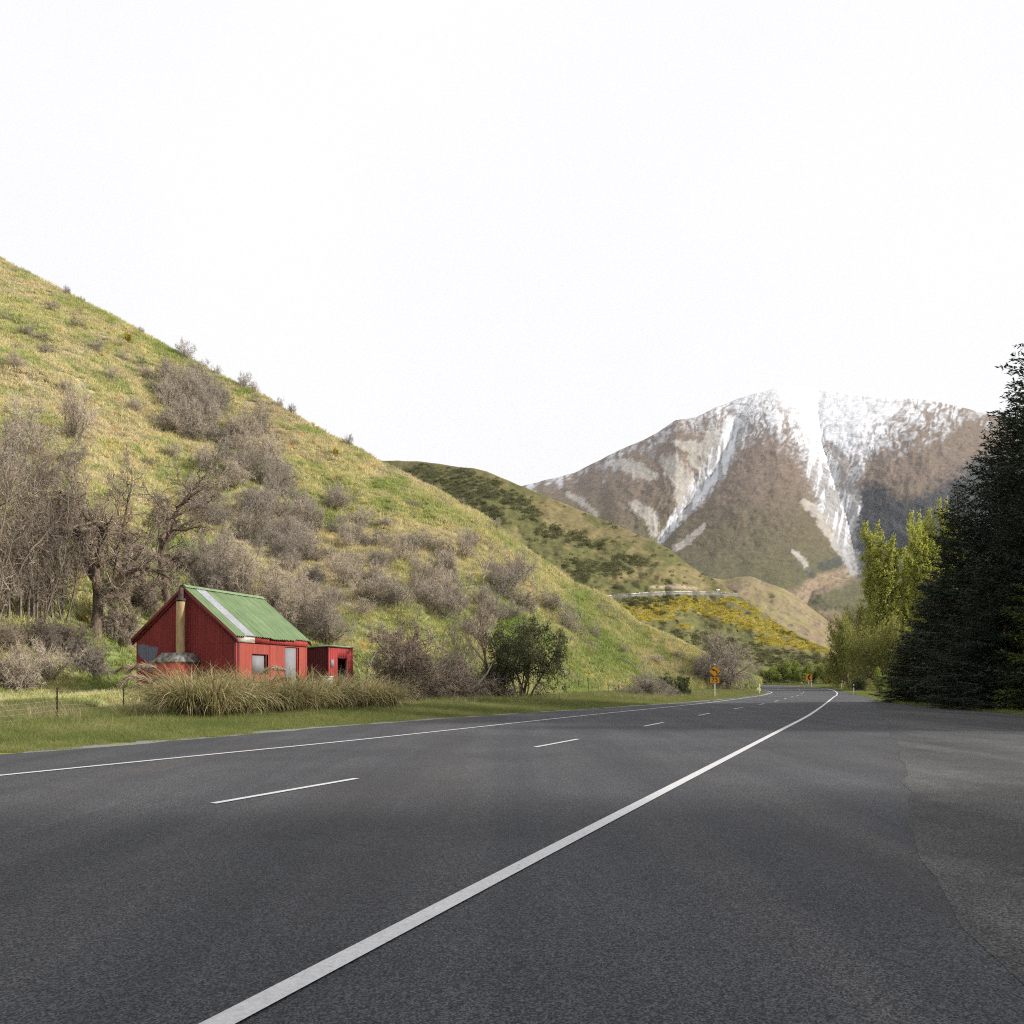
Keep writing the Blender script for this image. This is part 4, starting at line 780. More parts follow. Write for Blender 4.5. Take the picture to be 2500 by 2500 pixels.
by_px('slimtree', 'bare_tree', 'slim dark bare tree with upswept branches left of the green bush', 'tree', 1186, 1700, 1440, 150, stem='trunk')
by_px('polestand1', 'bare_tree', 'bare grey tree with arching branches right of the big brown shrub', 'tree', 1118, 1690, 1470, 190, stem='trunk')
by_px('snag0', 'dead_snag', 'bleached broken dead stem beside the red shed', 'dead tree', 886, 1700, 1580, 60)
by_px('snag1', 'dead_snag', 'pale dead snag standing on the hillside above the green bush', 'dead tree', 1180, 1440, 1345, 60)
x, y, z = phit(1085, 1706); a = Acc(); r = np.random.default_rng(3); pth = np.array([(0, 0, .05), (1.2, .2, .35), (2.2, .3, .9), (2.9, .3, 1.7), (3.2, .2, 2.3)]); tube(a, pth, [.075, .07, .06, .05, .035], 7, True)
fb = thing('fallen_branch', 'pale fallen branch leaning from the grass into the brush', 'branch', (x, y, z)); link('limb', a.mesh('limb', M_DEAD, True), fb)
for b0, b1 in (((1.6, .2, .55), (1.9, -.2, .1)), ((2.4, .3, 1.1), (2.1, .2, 1.7)), ((.9, .1, .2), (1.1, .5, .6))): a = Acc(); tube(a, [b0, (np.array(b0)+b1)/2+[.06, 0, .05], b1], [.03, .025, .01], 5); link('side_branch', a.mesh('side_branch', M_DEAD, True), fb)
by_px('bigshrub1', 'bare_shrub', 'tall rounded grey leafless bush just behind the curve warning sign', 'shrub', 1768, 1683, 1530, 200)
by_px('bigshrub1', 'bare_shrub', 'lower grey leafless bush touching the one behind the warning sign', 'shrub', 1722, 1672, 1590, 130)
by_px('bigshrub1', 'bare_shrub', 'low sprawling grey brush against the thin-post fence', 'shrub', 1572, 1702, 1636, 190); by_px('shrub3', 'bare_shrub', 'small grey brush between the fence and the dark green bush', 'shrub', 1635, 1700, 1663, 80)
by_px('snag0', 'dead_snag', 'bent dead tree above the grey brush by the fence', 'dead tree', 1548, 1640, 1592, 110)
# --- shrubs on the open hillside
LH, GH = 'large grey leafless shrub on the open grassy slope', 'large shrubs on the open slope'
SH = [(847,1412,1335,100),(923,1392,1325,90),(905,1440,1380,100),(1032,1472,1408,85),(1083,1405,1320,110),(1060,1350,1290,110),(1010,1345,1285,100),(1235,1462,1365,120),(1260,1420,1360,80),(1115,1500,1395,120),(1390,1548,1452,100),(1343,1492,1428,90),(1290,1500,1440,90),
      (60,1115,945,190),(10,1180,1010,190),(110,1200,1100,140),(185,1080,905,130),(175,1150,1060,110),(485,1265,1140,150),(610,1330,1190,170),(690,1270,1215,90),(715,1310,1250,80),(530,1290,1210,110),(560,1380,1290,110),(480,1400,1300,120),
      (1450,1560,1520,70),(1520,1600,1565,50),(1600,1625,1590,60),(1655,1612,1585,50),(770,1420,1370,70),(820,1480,1425,90),(745,1330,1290,70),(950,1475,1420,90),(880,1510,1450,100),(800,1360,1330,60),(870,1310,1270,60),(940,1290,1255,60),(700,1400,1350,70),(1150,1340,1290,70),(1195,1400,1350,60),
      (330,1010,960,80),(300,880,850,50),(270,930,890,60),(420,1120,1070,70),(160,960,920,60),(60,820,790,50),(110,870,830,60),(40,900,850,70),(230,860,820,60),(190,800,770,50),(360,930,890,60),(400,960,915,60),(130,760,730,50)]
NB0 = len(SH)
for i in range(52):                              # the thick belt on the upper slope
    t = rng.random(); px = 400+300*t+rng.normal(0, 38); pb = 960+270*t+rng.normal(0, 42); SH.append((px, pb, pb-rng.uniform(50, 105), rng.uniform(80, 130)))
NB1 = len(SH)
for px, h in ((163, 20), (345, 14), (452, 48), (530, 24), (597, 40), (622, 26), (660, 30), (684, 22), (712, 26), (850, 30), (1130, 20), (1210, 26)):
    sk = np.interp(px, SKX, SKY); SH.append((px, sk+6, sk-h, h*1.3))
NB2 = len(SH)
for i in range(26):                              # loose drifts of low bushes
    cx_ = rng.uniform(20, 1560); sk = np.interp(cx_, SKX, SKY); bt = np.interp(cx_, [0, 500, 1000, 1300, 1600], [1050, 1350, 1480, 1560, 1640]); t = rng.random(); cy_ = sk+24+(bt-sk-30)*t
    for j in range(rng.integers(2, 6)):
        px = cx_+rng.normal(0, 26); pb = cy_+rng.normal(0, 13)
        if pb < np.interp(px, SKX, SKY)+8: continue
        h = rng.uniform(10, 26)*(.6+.6*t); SH.append((px, pb, pb-h, h*rng.uniform(1.6, 3.2)))
NB3 = len(SH)
for i in range(46):                              # tangled thickets along the lower slope, from behind the hut toward the bend
    t = rng.random(); px = 640+640*t+rng.normal(0, 20); pb = 1330+190*t+rng.normal(0, 62)*(1-.3*t); SH.append((px, pb, pb-rng.uniform(45, 100), rng.uniform(80, 150)))
for i, (px, pb, pt, w) in enumerate(SH):
    if i < NB0: la, gg = (LH, GH)
    elif i < NB1: la, gg = 'grey leafless shrub inside the thick belt running down the upper slope', 'shrub belt on the upper slope'
    elif i < NB2: la, gg = 'grey leafless shrub standing against the sky on the crest of the slope', 'shrubs along the crest'
    elif i >= NB3: la, gg = 'tangled grey leafless shrub in the thickets along the lower slope', 'thickets along the lower slope'
    else: la, gg = 'knee-high grey leafless bush dotted among the hillside tussocks', 'small bushes among the tussocks'
    hd = hit(px, pb)[1]; hm = (pb-pt)*hd/F; wm = w*hd/F
    if i < NB0 or i >= NB2:
        sz = 'tall' if hm > 4.6 else 'medium' if hm > 2.3 else 'low' if hm > 1.2 else 'tiny'; shp = 'spreading' if wm > 1.7*hm else 'narrow' if wm < .95*hm else 'rounded'
        where = ('on the slope above the tangled upright trees' if px < 260 and pb > 1000 else 'high on the open slope above the shrub belt' if pb < 1000 and px < 560 else 'on the slope uphill of the hut roof' if px < 800 and pb > 1240 else
                 'on the grass between the shrub belt and the crest' if px < 1000 and pb < 1240 else 'uphill of the shed and big brown shrub' if px < 1130 else 'uphill of the round green bush' if px < 1400 else 'on the last of the slope above the thin-post fence')
        la = '%s %s grey leafless shrub %s' % (sz, shp, where); gg = '%s %s shrubs %s' % (sz, shp, where)
    by_px('shrub%d' % rng.integers(5), 'bare_shrub', la, 'shrub', px, pb, pt, w, group=gg, parts=False)

# ------------------------------------------------------------------ leafy plants
M_LDARK = leafmat('dark_green_leaves', [(0, (.035,.048,.017)), (.5, (.065,.088,.028)), (.85, (.10,.13,.042)), (1, (.15,.17,.06))], .3)
M_LYEL = leafmat('spring_poplar_leaves', [(0, (.30,.33,.05)), (.5, (.44,.46,.085)), (1, (.56,.56,.13))], .5)
M_LWIL = leafmat('willow_leaves', [(0, (.12,.14,.03)), (.5, (.20,.21,.045)), (1, (.29,.285,.07))], .45)
M_LBRT = leafmat('bright_shrub_leaves', [(0, (.14,.18,.03)), (.5, (.23,.28,.055)), (1, (.32,.36,.09))], .45)
M_NEED = leafmat('dark_conifer_needles', [(0, (.010,.017,.010)), (.5, (.018,.030,.017)), (.9, (.028,.045,.022)), (1, (.05,.045,.02))], .12)
M_LARCH = leafmat('fresh_larch_needles', [(0, (.05,.075,.012)), (.6, (.085,.11,.018)), (1, (.12,.14,.03))], .3)
M_GORSE = leafmat('gorse_flowers', [(0, (.08,.095,.02)), (.3, (.14,.14,.02)), (.42, (.62,.44,.012)), (1, (.80,.58,.02))], .3)
def leafy(seed, stems, n1, n2, n3, per, L, w, mA, mL, key, droop=0.0, **kw):
    r = np.random.default_rng(seed); A, T, B, Dv, TW = grow(r, stems(r), n1, n2, n3, **kw); A.merge(T); lf = Acc()
    idx = np.repeat(np.arange(len(B)), per); c = B[idx]+Dv[idx]*(TW[idx]*r.uniform(0, 1.1, len(idx)))[:, None]+r.normal(0, .05, (len(idx), 3)); d = unit(Dv[idx]*.6+r.normal(0, .7, (len(idx), 3))+np.array([0, 0, -droop]))
    leaves(lf, c, d, L*r.uniform(.6, 1.3, len(idx)), w*r.uniform(.7, 1.3, len(idx)), r); reg(key, A, lf, mA, mL, False, 'leaves')
leafy(201, lambda r: up_stems(r, 11, 4.4, .55, .09, .35), 9, 8, 6, 4, .11, .07, M_BARK, M_LDARK, 'greenbush', l1=.5, l2=.5, l3=.6, ang=(.5, 1.3), wob=.2, up=.02, t0=.33, fw=.008)
leafy(202, lambda r: up_stems(r, 9, 2.6, .6, .05, .3), 7, 6, 5, 5, .12, .08, M_BARK, M_LDARK, 'lowbush', l1=.55, l2=.5, l3=.6, ang=(.5, 1.2), wob=.2, up=.02, t0=.12, fw=.008)
leafy(203, lambda r: up_stems(r, 10, 3.6, .35, .05, .5), 7, 6, 5, 4, .17, .12, M_BARK2, M_LBRT, 'brightshrub', l1=.45, l2=.5, l3=.6, ang=(.4, 1.0), wob=.15, up=.08, t0=.12, fw=.008)
leafy(204, lambda r: up_stems(r, 9, 7.0, .85, .15, .6), 10, 8, 6, 5, .24, .11, M_BARK, M_LWIL, 'willow', droop=.5, l1=.6, l2=.55, l3=.6, ang=(.4, 1.1), wob=.2, up=.0, t0=.15, fw=.010)
leafy(205, lambda r: up_stems(r, 8, 1.6, .5, .03, .25), 6, 5, 4, 5, .10, .07, M_BARK, M_GORSE, 'gorse', l1=.5, l2=.5, l3=.6, ang=(.4, 1.1), wob=.2, up=.04, t0=.2, fw=.008)
leafy(206, lambda r: [((0, 0, -.2), (0, 0, 1), 17, .28)]+[((.3*cos(a), .3*sin(a), .5+1.1*(i % 5)), (.085*cos(a), .085*sin(a), 1), 15.8-1.7*(i % 5)-(i % 3)*.9, .11) for i, a in enumerate(np.linspace(0, 24.0, 21))], 16, 5, 5, 6, .19, .14, M_BARK2, M_LYEL, 'poplar', l1=.17, l2=.5, l3=.6, ang=(.25, .6), wob=.05, up=.10, t0=.06, fw=.012)
by_px('greenbush', 'evergreen_bush', 'rounded dark green leafy bush with many bare lower stems by the verge', 'bush', 1275, 1711, 1488, 265, stem='trunk')
by_px('lowbush', 'evergreen_bush', 'dark green leafy bush between the grey brush and the warning sign', 'bush', 1665, 1701, 1632, 90); by_px('lowbush', 'evergreen_bush', 'lighter small leafy bush behind the grey brush by the fence', 'bush', 1625, 1685, 1640, 80)
by_px('lowbush', 'evergreen_bush', 'tiny green bush in the grass in front of the thin-post fence', 'bush', 1368, 1715, 1700, 26)
for px, pb, pt, w, lab in ((1396, 1640, 1620, 20, 'small bright yellow gorse bush beside the dark green bush'), (1437, 1655, 1638, 24, 'orange-yellow gorse bush on the slope above the thin-post fence'), (820, 1115, 1090, 30, 'yellow gorse bush high on the slope near the skyline'), (766, 1092, 1072, 16, 'smallest yellow gorse bush just under the skyline'), (866, 1212, 1196, 18, 'yellow gorse bush on the middle of the grassy slope'), (312, 836, 806, 34, 'yellow-flowered gorse bush high on the left of the slope'), (1494, 1668, 1650, 20, 'dull gorse bush in the grass below the shaded dip')):
    by_px('gorse', 'gorse_bush', lab, 'bush', px, pb, pt, w)
# --- beyond the bend
def stand(key, name, label, cat, px, d, top, wpx=None, zb=None, **kw):
    x = (px-CX)/F*d; z = float(base_z(x, d)) if zb is None else zb; h = EYE+(HY-top)*d/F-z; e = PROTO[key]; wide = 1.0
    if wpx: wide = (wpx/F*d/2)/(e['w']*h/e['h'])
    return put(key, name, label, cat, (x, d, z-.05), h, rng.uniform(0, 6.28), wide, **kw)
LS = 'bright green leafy shrub in the row along the outside of the bend'
for px, d, t, w in ((1850, 166, 1630, 44), (1880, 168, 1622, 50), (1910, 166, 1612, 58), (1938, 169, 1608, 60), (1965, 166, 1614, 56), (1990, 168, 1620, 50), (2015, 164, 1618, 60), (1822, 170, 1628, 50), (1895, 163, 1634, 40), (1950, 163, 1630, 44)): stand('brightshrub', 'leafy_shrub', LS, 'shrub', px, d, t, w, group='green shrubs along the bend')
for px, d, t, w in ((2042, 160, 1600, 80), (2030, 156, 1630, 60)): stand('lowbush', 'leafy_shrub', 'dark green shrub between the bright shrub row and the willows', 'shrub', px, d, t, w, group='dark shrubs by the willows')
stand('gorse', 'gorse_bush', 'small orange gorse bush in front of the dark shrubs past the chevron board', 'bush', 2016, 152, 1645, 16)
stand('willow', 'willow_tree', 'broad drooping willow in front of the tallest pale poplar', 'tree', 2080, 132, 1482, 190, stem='trunk'); stand('willow', 'willow_tree', 'willow with dark limbs between the broad willow and the conifers', 'tree', 2150, 122, 1495, 190, stem='trunk')
stand('willow', 'willow_tree', 'paler willow showing above the broad willow', 'tree', 2100, 196, 1440, 130, stem='trunk'); stand('lowbush', 'leafy_shrub', 'dark low shrub under the willows', 'shrub', 2100, 118, 1640, 70); stand('brightshrub', 'leafy_shrub', 'light green shrub at the edge of the dark conifers', 'shrub', 2150, 100, 1625, 44)
for px, d, t, w, lab in ((2158, 150, 1262, 165, 'tallest yellow-green poplar standing clear of the conifers'), (2212, 158, 1335, 95, 'slim duller poplar between the tallest poplar and the twin-topped one'), (2250, 150, 1236, 110, 'twin-topped yellow-green poplar rising behind the conifer edge, left half'), (2277, 152, 1230, 100, 'twin-topped yellow-green poplar rising behind the conifer edge, right half'), (2320, 152, 1205, 90, 'poplar tip showing highest above the conifer edge')): stand('poplar', 'poplar_tree', lab, 'tree', px, d, t, w, stem='trunk')

# ------------------------------------------------------------------ conifers
def conifer(seed, H, R, nb, key, mat, dens=1.0, bare=.03):
    r = np.random.default_rng(seed); A, lf = Acc(), Acc(); tr = walk(r, (0, 0, -.3), (0, 0, 1), H+.3, 12, .012, .02); tube(A, tr, .024*H*(1-.96*np.linspace(0, 1, 13)), 9); C, D_, Ls = [], [], []
    for i in range(nb):
        t = bare+(1-bare)*((i+r.random())/nb)**.92; q, _ = along(tr, min(t, .995)); an = i*2.39996+r.normal(0, .3); L = R*((1-t)**.72*1.0+.03)*r.uniform(.58, 1.2); 
        e = (-.28+.75*t)+r.normal(0, .10); b = walk(r, q, (cos(an), sin(an), e), L, 7, .06, .035); tube(A, b, max(.010*L+.006, .012)*(1-.85*np.linspace(0, 1, 8)), 4)
        m = max(3, int(L*7.5*dens))
        for j in range(m):
            t2 = .12+.88*(j+r.random())/m; q2, d2 = along(b, min(t2, .99)); sd = np.cross(d2, [0, 0, 1.0]); sd = unit(sd)*(1 if j % 2 else -1); L2 = L*.36*(1.12-t2)*r.uniform(.6, 1.3)+.14; dd = unit(d2*.75+sd*.8+np.array([0, 0, r.normal(-.1, .18)]))
            ns = max(3, int(L2*17*dens)); s = (np.arange(ns)+r.random(ns))/ns; c = q2+dd*(L2*s)[:, None]+np.array([0, 0, -1.0])*(.25*L2*s*s)[:, None]; C.append(c); D_.append(unit(dd+r.normal(0, .45, (ns, 3)))); Ls.append(r.uniform(.12, .27, ns))
    C, D_, Ls = np.concatenate(C), np.concatenate(D_), np.concatenate(Ls); leaves(lf, C, D_, Ls*1.0, Ls*.30, r); reg(key, A, lf, M_BARK, mat, False, 'needles'); PROTO[key]['h'] = H
conifer(301, 18, 6.2, 330, 'conifer0', M_NEED, .95); conifer(302, 18, 5.2, 330, 'conifer1', M_NEED, .95); conifer(303, 11, 3.6, 210, 'larch', M_LARCH, .75)
def fir(key, lab, px, d, top, wide=1.0, group=None):
    x = (px-CX)/F*d; z = float(base_z(x, d)); h = EYE+(HY-top)*d/F-z; return put(key, 'conifer_tree', lab, 'tree', (x, d, z), h, rng.uniform(0, 6.28), wide, group=group, stem='trunk')
fir('conifer0', 'dark conifer leading the row, whose low skirt reaches toward the willows', 2278, 60, 1395, 1.12); fir('conifer1', 'dark conifer second in the row from the poplars', 2352, 56, 1185, .95); fir('conifer0', 'tall dark conifer third in the row from the poplars', 2448, 54, 985, .98)
fir('conifer1', 'tallest dark conifer of the row standing nearest the lay-by', 2560, 50, 735, 1.12); fir('conifer0', 'low dark young conifer in front of the tall ones at the lay-by edge', 2395, 49, 1400, 1.35); fir('conifer1', 'short dark conifer at the foot of the leading conifer', 2215, 62, 1545, 1.75)
fir('conifer1', 'dark conifer filling the row behind the fresh green larch', 2500, 47, 1180, 1.5); fir('conifer0', 'dark young conifer low beside the fresh green larch', 2450, 46, 1430, 1.7)
x, y = pd(2545, 43.5); put('larch', 'larch_tree', 'fresh green larch growing against the dark conifers', 'tree', (x, y, 0), 9.5, 1.0, 1.0, stem='trunk')
GS = 'conifers continuing the row along the lay-by, known by their shade on the road'
for x, y, h in ((33, 43, 23), (32, 37.5, 22), (33, 33, 21), (34, 29, 19), (29, 8.5, 23), (30, 4.5, 25), (29.5, .5, 24), (31, -3.5, 25), (30, -9, 23)): put('conifer0' if int(y) % 2 else 'conifer1', 'conifer_tree', 'dark conifer further along the lay-by row, casting shade over the road', 'tree', (x, y, float(base_z(x, y))), h, rng.uniform(0, 6.28), 1.0, group=GS, stem='trunk')

# ------------------------------------------------------------------ toetoe clumps in front of the hut
M_TOE = leafmat('toetoe_blades', [(0, (.09,.10,.03)), (.33, (.19,.19,.065)), (.55, (.36,.31,.15)), (.85, (.60,.51,.31)), (1, (.46,.31,.19))], .35)
M_PLUME = leafmat('toetoe_plume', [(0, (.30,.20,.14)), (.5, (.46,.35,.25)), (1, (.58,.48,.36))], .35)
def blades(seed, n, H, spread, w, key, lo=.5):
    r = np.random.default_rng(seed); a = Acc(); m = 7; t = np.linspace(0, 1, m)
    an = r.uniform(0, 2*pi, n); b = np.stack([np.cos(an)*r.random(n)*.35*spread, np.sin(an)*r.random(n)*.35*spread, np.full(n, -.05)], -1); an = an+r.normal(0, .5, n)
    L = H*r.uniform(lo, 1.25, n); el = r.uniform(.95, 1.5, n); cur = r.uniform(.8, 3.1, n); th = el[:, None]-cur[:, None]*t[None, :]**1.4
    ds = L[:, None]/(m-1); rr = np.cumsum(np.cos(th)*ds, 1)-np.cos(th)*ds; zz_ = np.cumsum(np.sin(th)*ds, 1)-np.sin(th)*ds
    X = b[:, None, :]+np.stack([np.cos(an)[:, None]*rr, np.sin(an)[:, None]*rr, zz_], -1); X[..., 2] = np.maximum(X[..., 2], -.05+.1*r.random((n, 1)))
    sdv = np.stack([-np.sin(an), np.cos(an), np.zeros(n)], -1)+r.normal(0, .3, (n, 3)); sdv = unit(sdv)[:, None, :]*(w*r.uniform(.6, 1.3, n)[:, None, None]/2)*(1-t**2.2)[None, :, None]
    V = np.stack([X-sdv, X+sdv], 2).reshape(-1, 3); k = np.arange(m-1)*2; q = np.stack([k, k+1, k+3, k+2], -1); f = (np.arange(n)[:, None, None]*m*2+q[None]).reshape(-1, 4); a.add(V, f); return a
for k in range(3): a = blades(400+k, 1250, 2.3, 1.0, .026, 'toe%d' % k); PROTO['toe%d' % k] = a.mesh('toetoe_blades%d' % k, M_TOE)
def plume_mesh(seed, L, bend):
    r = np.random.default_rng(seed); st = Acc(); t = np.linspace(0, 1, 10); el = 1.15-bend*t**3; pts = np.stack([np.cumsum(np.cos(el))*L/10, np.zeros(10), np.cumsum(np.sin(el))*L/10], -1); tube(st, pts, .007*(1-.6*t), 5)
    fl = Acc(); n = 420; u = r.uniform(.62, 1, n); c = np.stack([np.interp(u, t, pts[:, i]) for i in range(3)], -1); dn = unit(np.gradient(pts, axis=0)); d = np.stack([np.interp(u, t, dn[:, i]) for i in range(3)], -1); d = unit(d+r.normal(0, .35, (n, 3))+[0, 0, -.45]); leaves(fl, c, d, r.uniform(.12, .3, n), np.full(n, .018), r); return st.mesh('stalk', M_DEAD, True), fl.mesh('plume', M_PLUME)
PL = [plume_mesh(420, 2.9, 1.75), plume_mesh(421, 2.6, 2.0)]
TO = [(415,1748,1648,1,'toetoe clump with drooping plumes at the fence end beside the fireplace'), (462,1757,1640,1,'broad toetoe clump in front of the hut gable'), (522,1757,1646,0,'toetoe clump in front of the near corner of the hut'), (585,1752,1648,0,'toetoe clump in front of the boarded window side of the hut'), (645,1748,1652,0,'toetoe clump below the boarded window of the hut'), (705,1745,1652,0,'toetoe clump in front of the boarded doorway'),
      (765,1742,1650,1,'toetoe clump in front of the gap between hut and shed'), (825,1738,1652,0,'toetoe clump in front of the shed doorway'), (890,1735,1655,0,'toetoe clump just past the shed'), (945,1734,1660,0,'last toetoe clump of the row next to the big brown shrub'), (500,1742,1648,0,'rear toetoe clump between fireplace and hut corner'), (610,1735,1650,0,'rear toetoe clump close under the boarded window'), (735,1728,1650,0,'rear toetoe clump close to the hut far corner')]
for i, (px, pb, pt, npl, lab) in enumerate(TO):
    x, y, z = hit(px, pb); h = (pb-pt)/F*y; t = thing('toetoe_clump', lab, 'grass clump', (x, y, z), rng.uniform(0, 6.28)); s = h/1.68; t.scale = (s, s, s); link('leaves', PROTO['toe%d' % (i % 3)], t)
    if npl:
        for j in range(3 if i == 0 else 2):
            st, fl = PL[j % 2]; pe = link('stalk', st, t); pe.rotation_euler[2] = pi+rng.uniform(-.5, .5)-t.rotation_euler[2]; pe.scale = ((1.12-.1*j)/s,)*3; link('plume', fl, pe)

# ------------------------------------------------------------------ grass and ground cover (uncountable)
def tuft(seed, n, H, w, spread, m=3, cur=1.2):
    r = np.random.default_rng(seed); a = Acc(); t = np.linspace(0, 1, m); an = r.uniform(0, 2*pi, n); rad = np.sqrt(r.random(n))*spread; b = np.stack([np.cos(an)*rad, np.sin(an)*rad, np.zeros(n)-.03], -1); an2 = r.uniform(0, 2*pi, n)
    L = H*r.uniform(.45, 1.2, n); th = (1.5-r.uniform(0, .5, n))[:, None]-cur*r.uniform(.3, 1.2, n)[:, None]*t; ds = L[:, None]/(m-1); rr = np.cumsum(np.cos(th)*ds, 1)-np.cos(th)*ds; z = np.cumsum(np.sin(th)*ds, 1)-np.sin(th)*ds
    X = b[:, None, :]+np.stack([np.cos(an2)[:, None]*rr, np.sin(an2)[:, None]*rr, z], -1); an3 = r.uniform(0, 2*pi, n); sd = np.stack([np.cos(an3), np.sin(an3), 0*an3], -1)[:, None, :]*(w*(1-.9*t**1.5))[None, :, None]
    V = np.stack([X-sd, X+sd], 2).reshape(-1, 3); k = np.arange(m-1)*2; q = np.stack([k, k+1, k+3, k+2], -1); a.add(V, (np.arange(n)[:, None, None]*m*2+q[None]).reshape(-1, 4)); return a
def scatter(name, label, pts, scl, protos, seed=0):
    r = np.random.default_rng(seed); me = bpy.data.meshes.new(name); me.vertices.add(len(pts)); me.vertices.foreach_set('co', np.asarray(pts, np.float32).ravel())
    rot = np.stack([r.normal(0, .12, len(pts)), r.normal(0, .12, len(pts)), r.uniform(0, 2*pi, len(pts))], -1); fattr(me, 'rot', rot, 'FLOAT_VECTOR'); fattr(me, 'scl', scl)
    co = bpy.data.collections.new(name+'_kinds')
    for i, p in enumerate(protos): co.objects.link(bpy.data.objects.new('%s_kind_%d' % (name, i), p))
    ng = bpy.data.node_groups.new(name, 'GeometryNodeTree'); ng.interface.new_socket('Geometry', in_out='INPUT', socket_type='NodeSocketGeometry'); ng.interface.new_socket('Geometry', in_out='OUTPUT', socket_type='NodeSocketGeometry')
    gi = ng.nodes.new('NodeGroupInput'); go = ng.nodes.new('NodeGroupOutput'); ip = ng.nodes.new('GeometryNodeInstanceOnPoints'); ci = ng.nodes.new('GeometryNodeCollectionInfo'); ci.inputs['Collection'].default_value = co; ci.inputs['Separate Children'].default_value = True; ci.inputs['Reset Children'].default_value = True
    def na(n, t): q = ng.nodes.new('GeometryNodeInputNamedAttribute'); q.data_type = t; q.inputs['Name'].default_value = n; return q.outputs[0]
    ng.links.new(gi.outputs[0], ip.inputs['Points']); ng.links.new(ci.outputs[0], ip.inputs['Instance']); ip.inputs['Pick Instance'].default_value = True
    rv = ng.nodes.new('FunctionNodeRandomValue'); rv.data_type = 'INT'; rv.inputs['Min'].default_value = 0 if False else 0
    for s in rv.inputs:
        if s.name == 'Max' and s.type == 'INT': s.default_value = len(protos)-1
        if s.name == 'Min' and s.type == 'INT': s.default_value = 0
    ov = [s for s in rv.outputs if s.type == 'INT'][0]; ng.links.new(ov, ip.inputs['Instance Index']); ng.links.new(na('rot', 'FLOAT_VECTOR'), ip.inputs['Rotation']); ng.links.new(na('scl', 'FLOAT'), ip.inputs['Scale']); ng.links.new(ip.outputs[0], go.inputs[0])
    o = link(name, me); md = o.modifiers.new('scatter', 'NODES'); md.node_group = ng; return tag(o, label, 'grass', None, 'stuff')
def tuft_hill_mat():
    n = N('tussock_blades'); c, p = grass_colour(n); oi = n.add('ObjectInfo'); c = n.mix(1.0, c, n.ramp(oi.outputs['Random'], [(0, (.95,1.0,.85)), (.45, (1.3,1.3,1.25)), (.9, (1.6,1.55,1.45)), (.975, (1.6,1.3,1.0)), (1, (1.2,.85,.6))]), 'MULTIPLY'); n.col(c, .9); n.bs.inputs['Specular IOR Level'].default_value = .05
    t = n.add('BsdfTranslucent'); n.link(c, t.inputs['Color']); m = n.add('MixShader'); m.inputs[0].default_value = .3; n.link(n.bs.outputs[0], m.inputs[1]); n.link(t.outputs[0], m.inputs[2]); n.link(m.outputs[0], n.out.inputs[0]); return n.m
M_TUS = tuft_hill_mat(); tus = [tuft(500+i, 44, .34, .019, .34, 3, 1.3).mesh('tussock_%d' % i, M_TUS) for i in range(4)]
r = np.random.default_rng(11); n = 130000; px = r.uniform(-260, 1850, n); f0 = np.interp(px, K, FOOT); d1 = np.interp(px, K, CD); y = f0+2+(d1+4-f0-2)*r.random(n)**.8; x = (px-CX)/F*y; keep = fbm(x*.25, y*.25, 15, 3)+r.normal(0, .15, n) > .30
hx, hy = x-HC[0], y-HC[1]; uu = hx*HT[0]+hy*HT[1]; ww = hx*HN[0]+hy*HN[1]; keep &= ~((uu > -1.4) & (uu < 12) & (ww > -.3) & (ww < 6.3)); x, y = x[keep], y[keep]
scatter('tussock_grass', 'yellow and green tussock grass covering the hillside', np.stack([x, y, hill_z(x, y)-.03], -1), r.uniform(.45, 1.25, len(x))*np.clip(.55+y/110, .7, 1.6), tus, 1)
rt_ = np.random.default_rng(31); bt_ = [tuft(560+i, 80, .62, .016, .24, 4, 1.7).mesh('big_tussock_%d' % i, M_TUS) for i in range(3)]; n = 9000; px = rt_.uniform(-200, 1800, n); f0 = np.interp(px, K, BEN); d1 = np.interp(px, K, CD); y = f0+3+(d1-f0-4)*rt_.random(n)**.85; x = (px-CX)/F*y; kp = fbm(x*.06, y*.06, 27, 3)+rt_.normal(0, .06, n) > .52; x, y = x[kp], y[kp]
scatter('golden_tussock', 'large golden tussock clumps dotting the hillside', np.stack([x, y, hill_z(x, y)-.05], -1), rt_.uniform(.7, 1.9, len(x)), bt_, 7)
def verge_blade_mat():
    n = N('verge_blades'); p = n.pos(); g = n.add('NewGeometry'); c = n.ramp(n.noise(p, .35, 5, .6), [(.3, (.14,.18,.05)), (.55, (.22,.245,.08)), (.75, (.32,.30,.14))]); c = n.mix(n.ramp(g.outputs['Random Per Island'], [(.72, 0.0), (.9, .75)]), c, (.26,.23,.11)); n.col(c, .8); n.bs.inputs['Specular IOR Level'].default_value = .1
    t = n.add('BsdfTranslucent'); n.link(c, t.inputs['Color']); m = n.add('MixShader'); m.inputs[0].default_value = .35; n.link(n.bs.outputs[0], m.inputs[1]); n.link(t.outputs[0], m.inputs[2]); n.link(m.outputs[0], n.out.inputs[0]); return n.m
M_VB = verge_blade_mat(); vt = [tuft(520+i, 60, .17+.05*i, .0055, .22, 3, 1.3).mesh('verge_tuft_%d' % i, M_VB) for i in range(4)]
n = 95000; y = 11+(118-11)*r.random(n)**1.7; s = -.1+r.random(n)**.9*np.interp(y, [11, 30, 60, 118], [13, 12, 12, 14]); xl = np.interp(y, LB[:13, 1], LB[:13, 0]); x = xl-s/.9; px = CX+F*x/y; keep = (px > -160) & (y < np.interp(px, K, FOOT)+3.5) & (s > .05+1.9*fbm(x*.9, y*.9, 19, 3)-.55); x, y, s = x[keep], y[keep], s[keep]
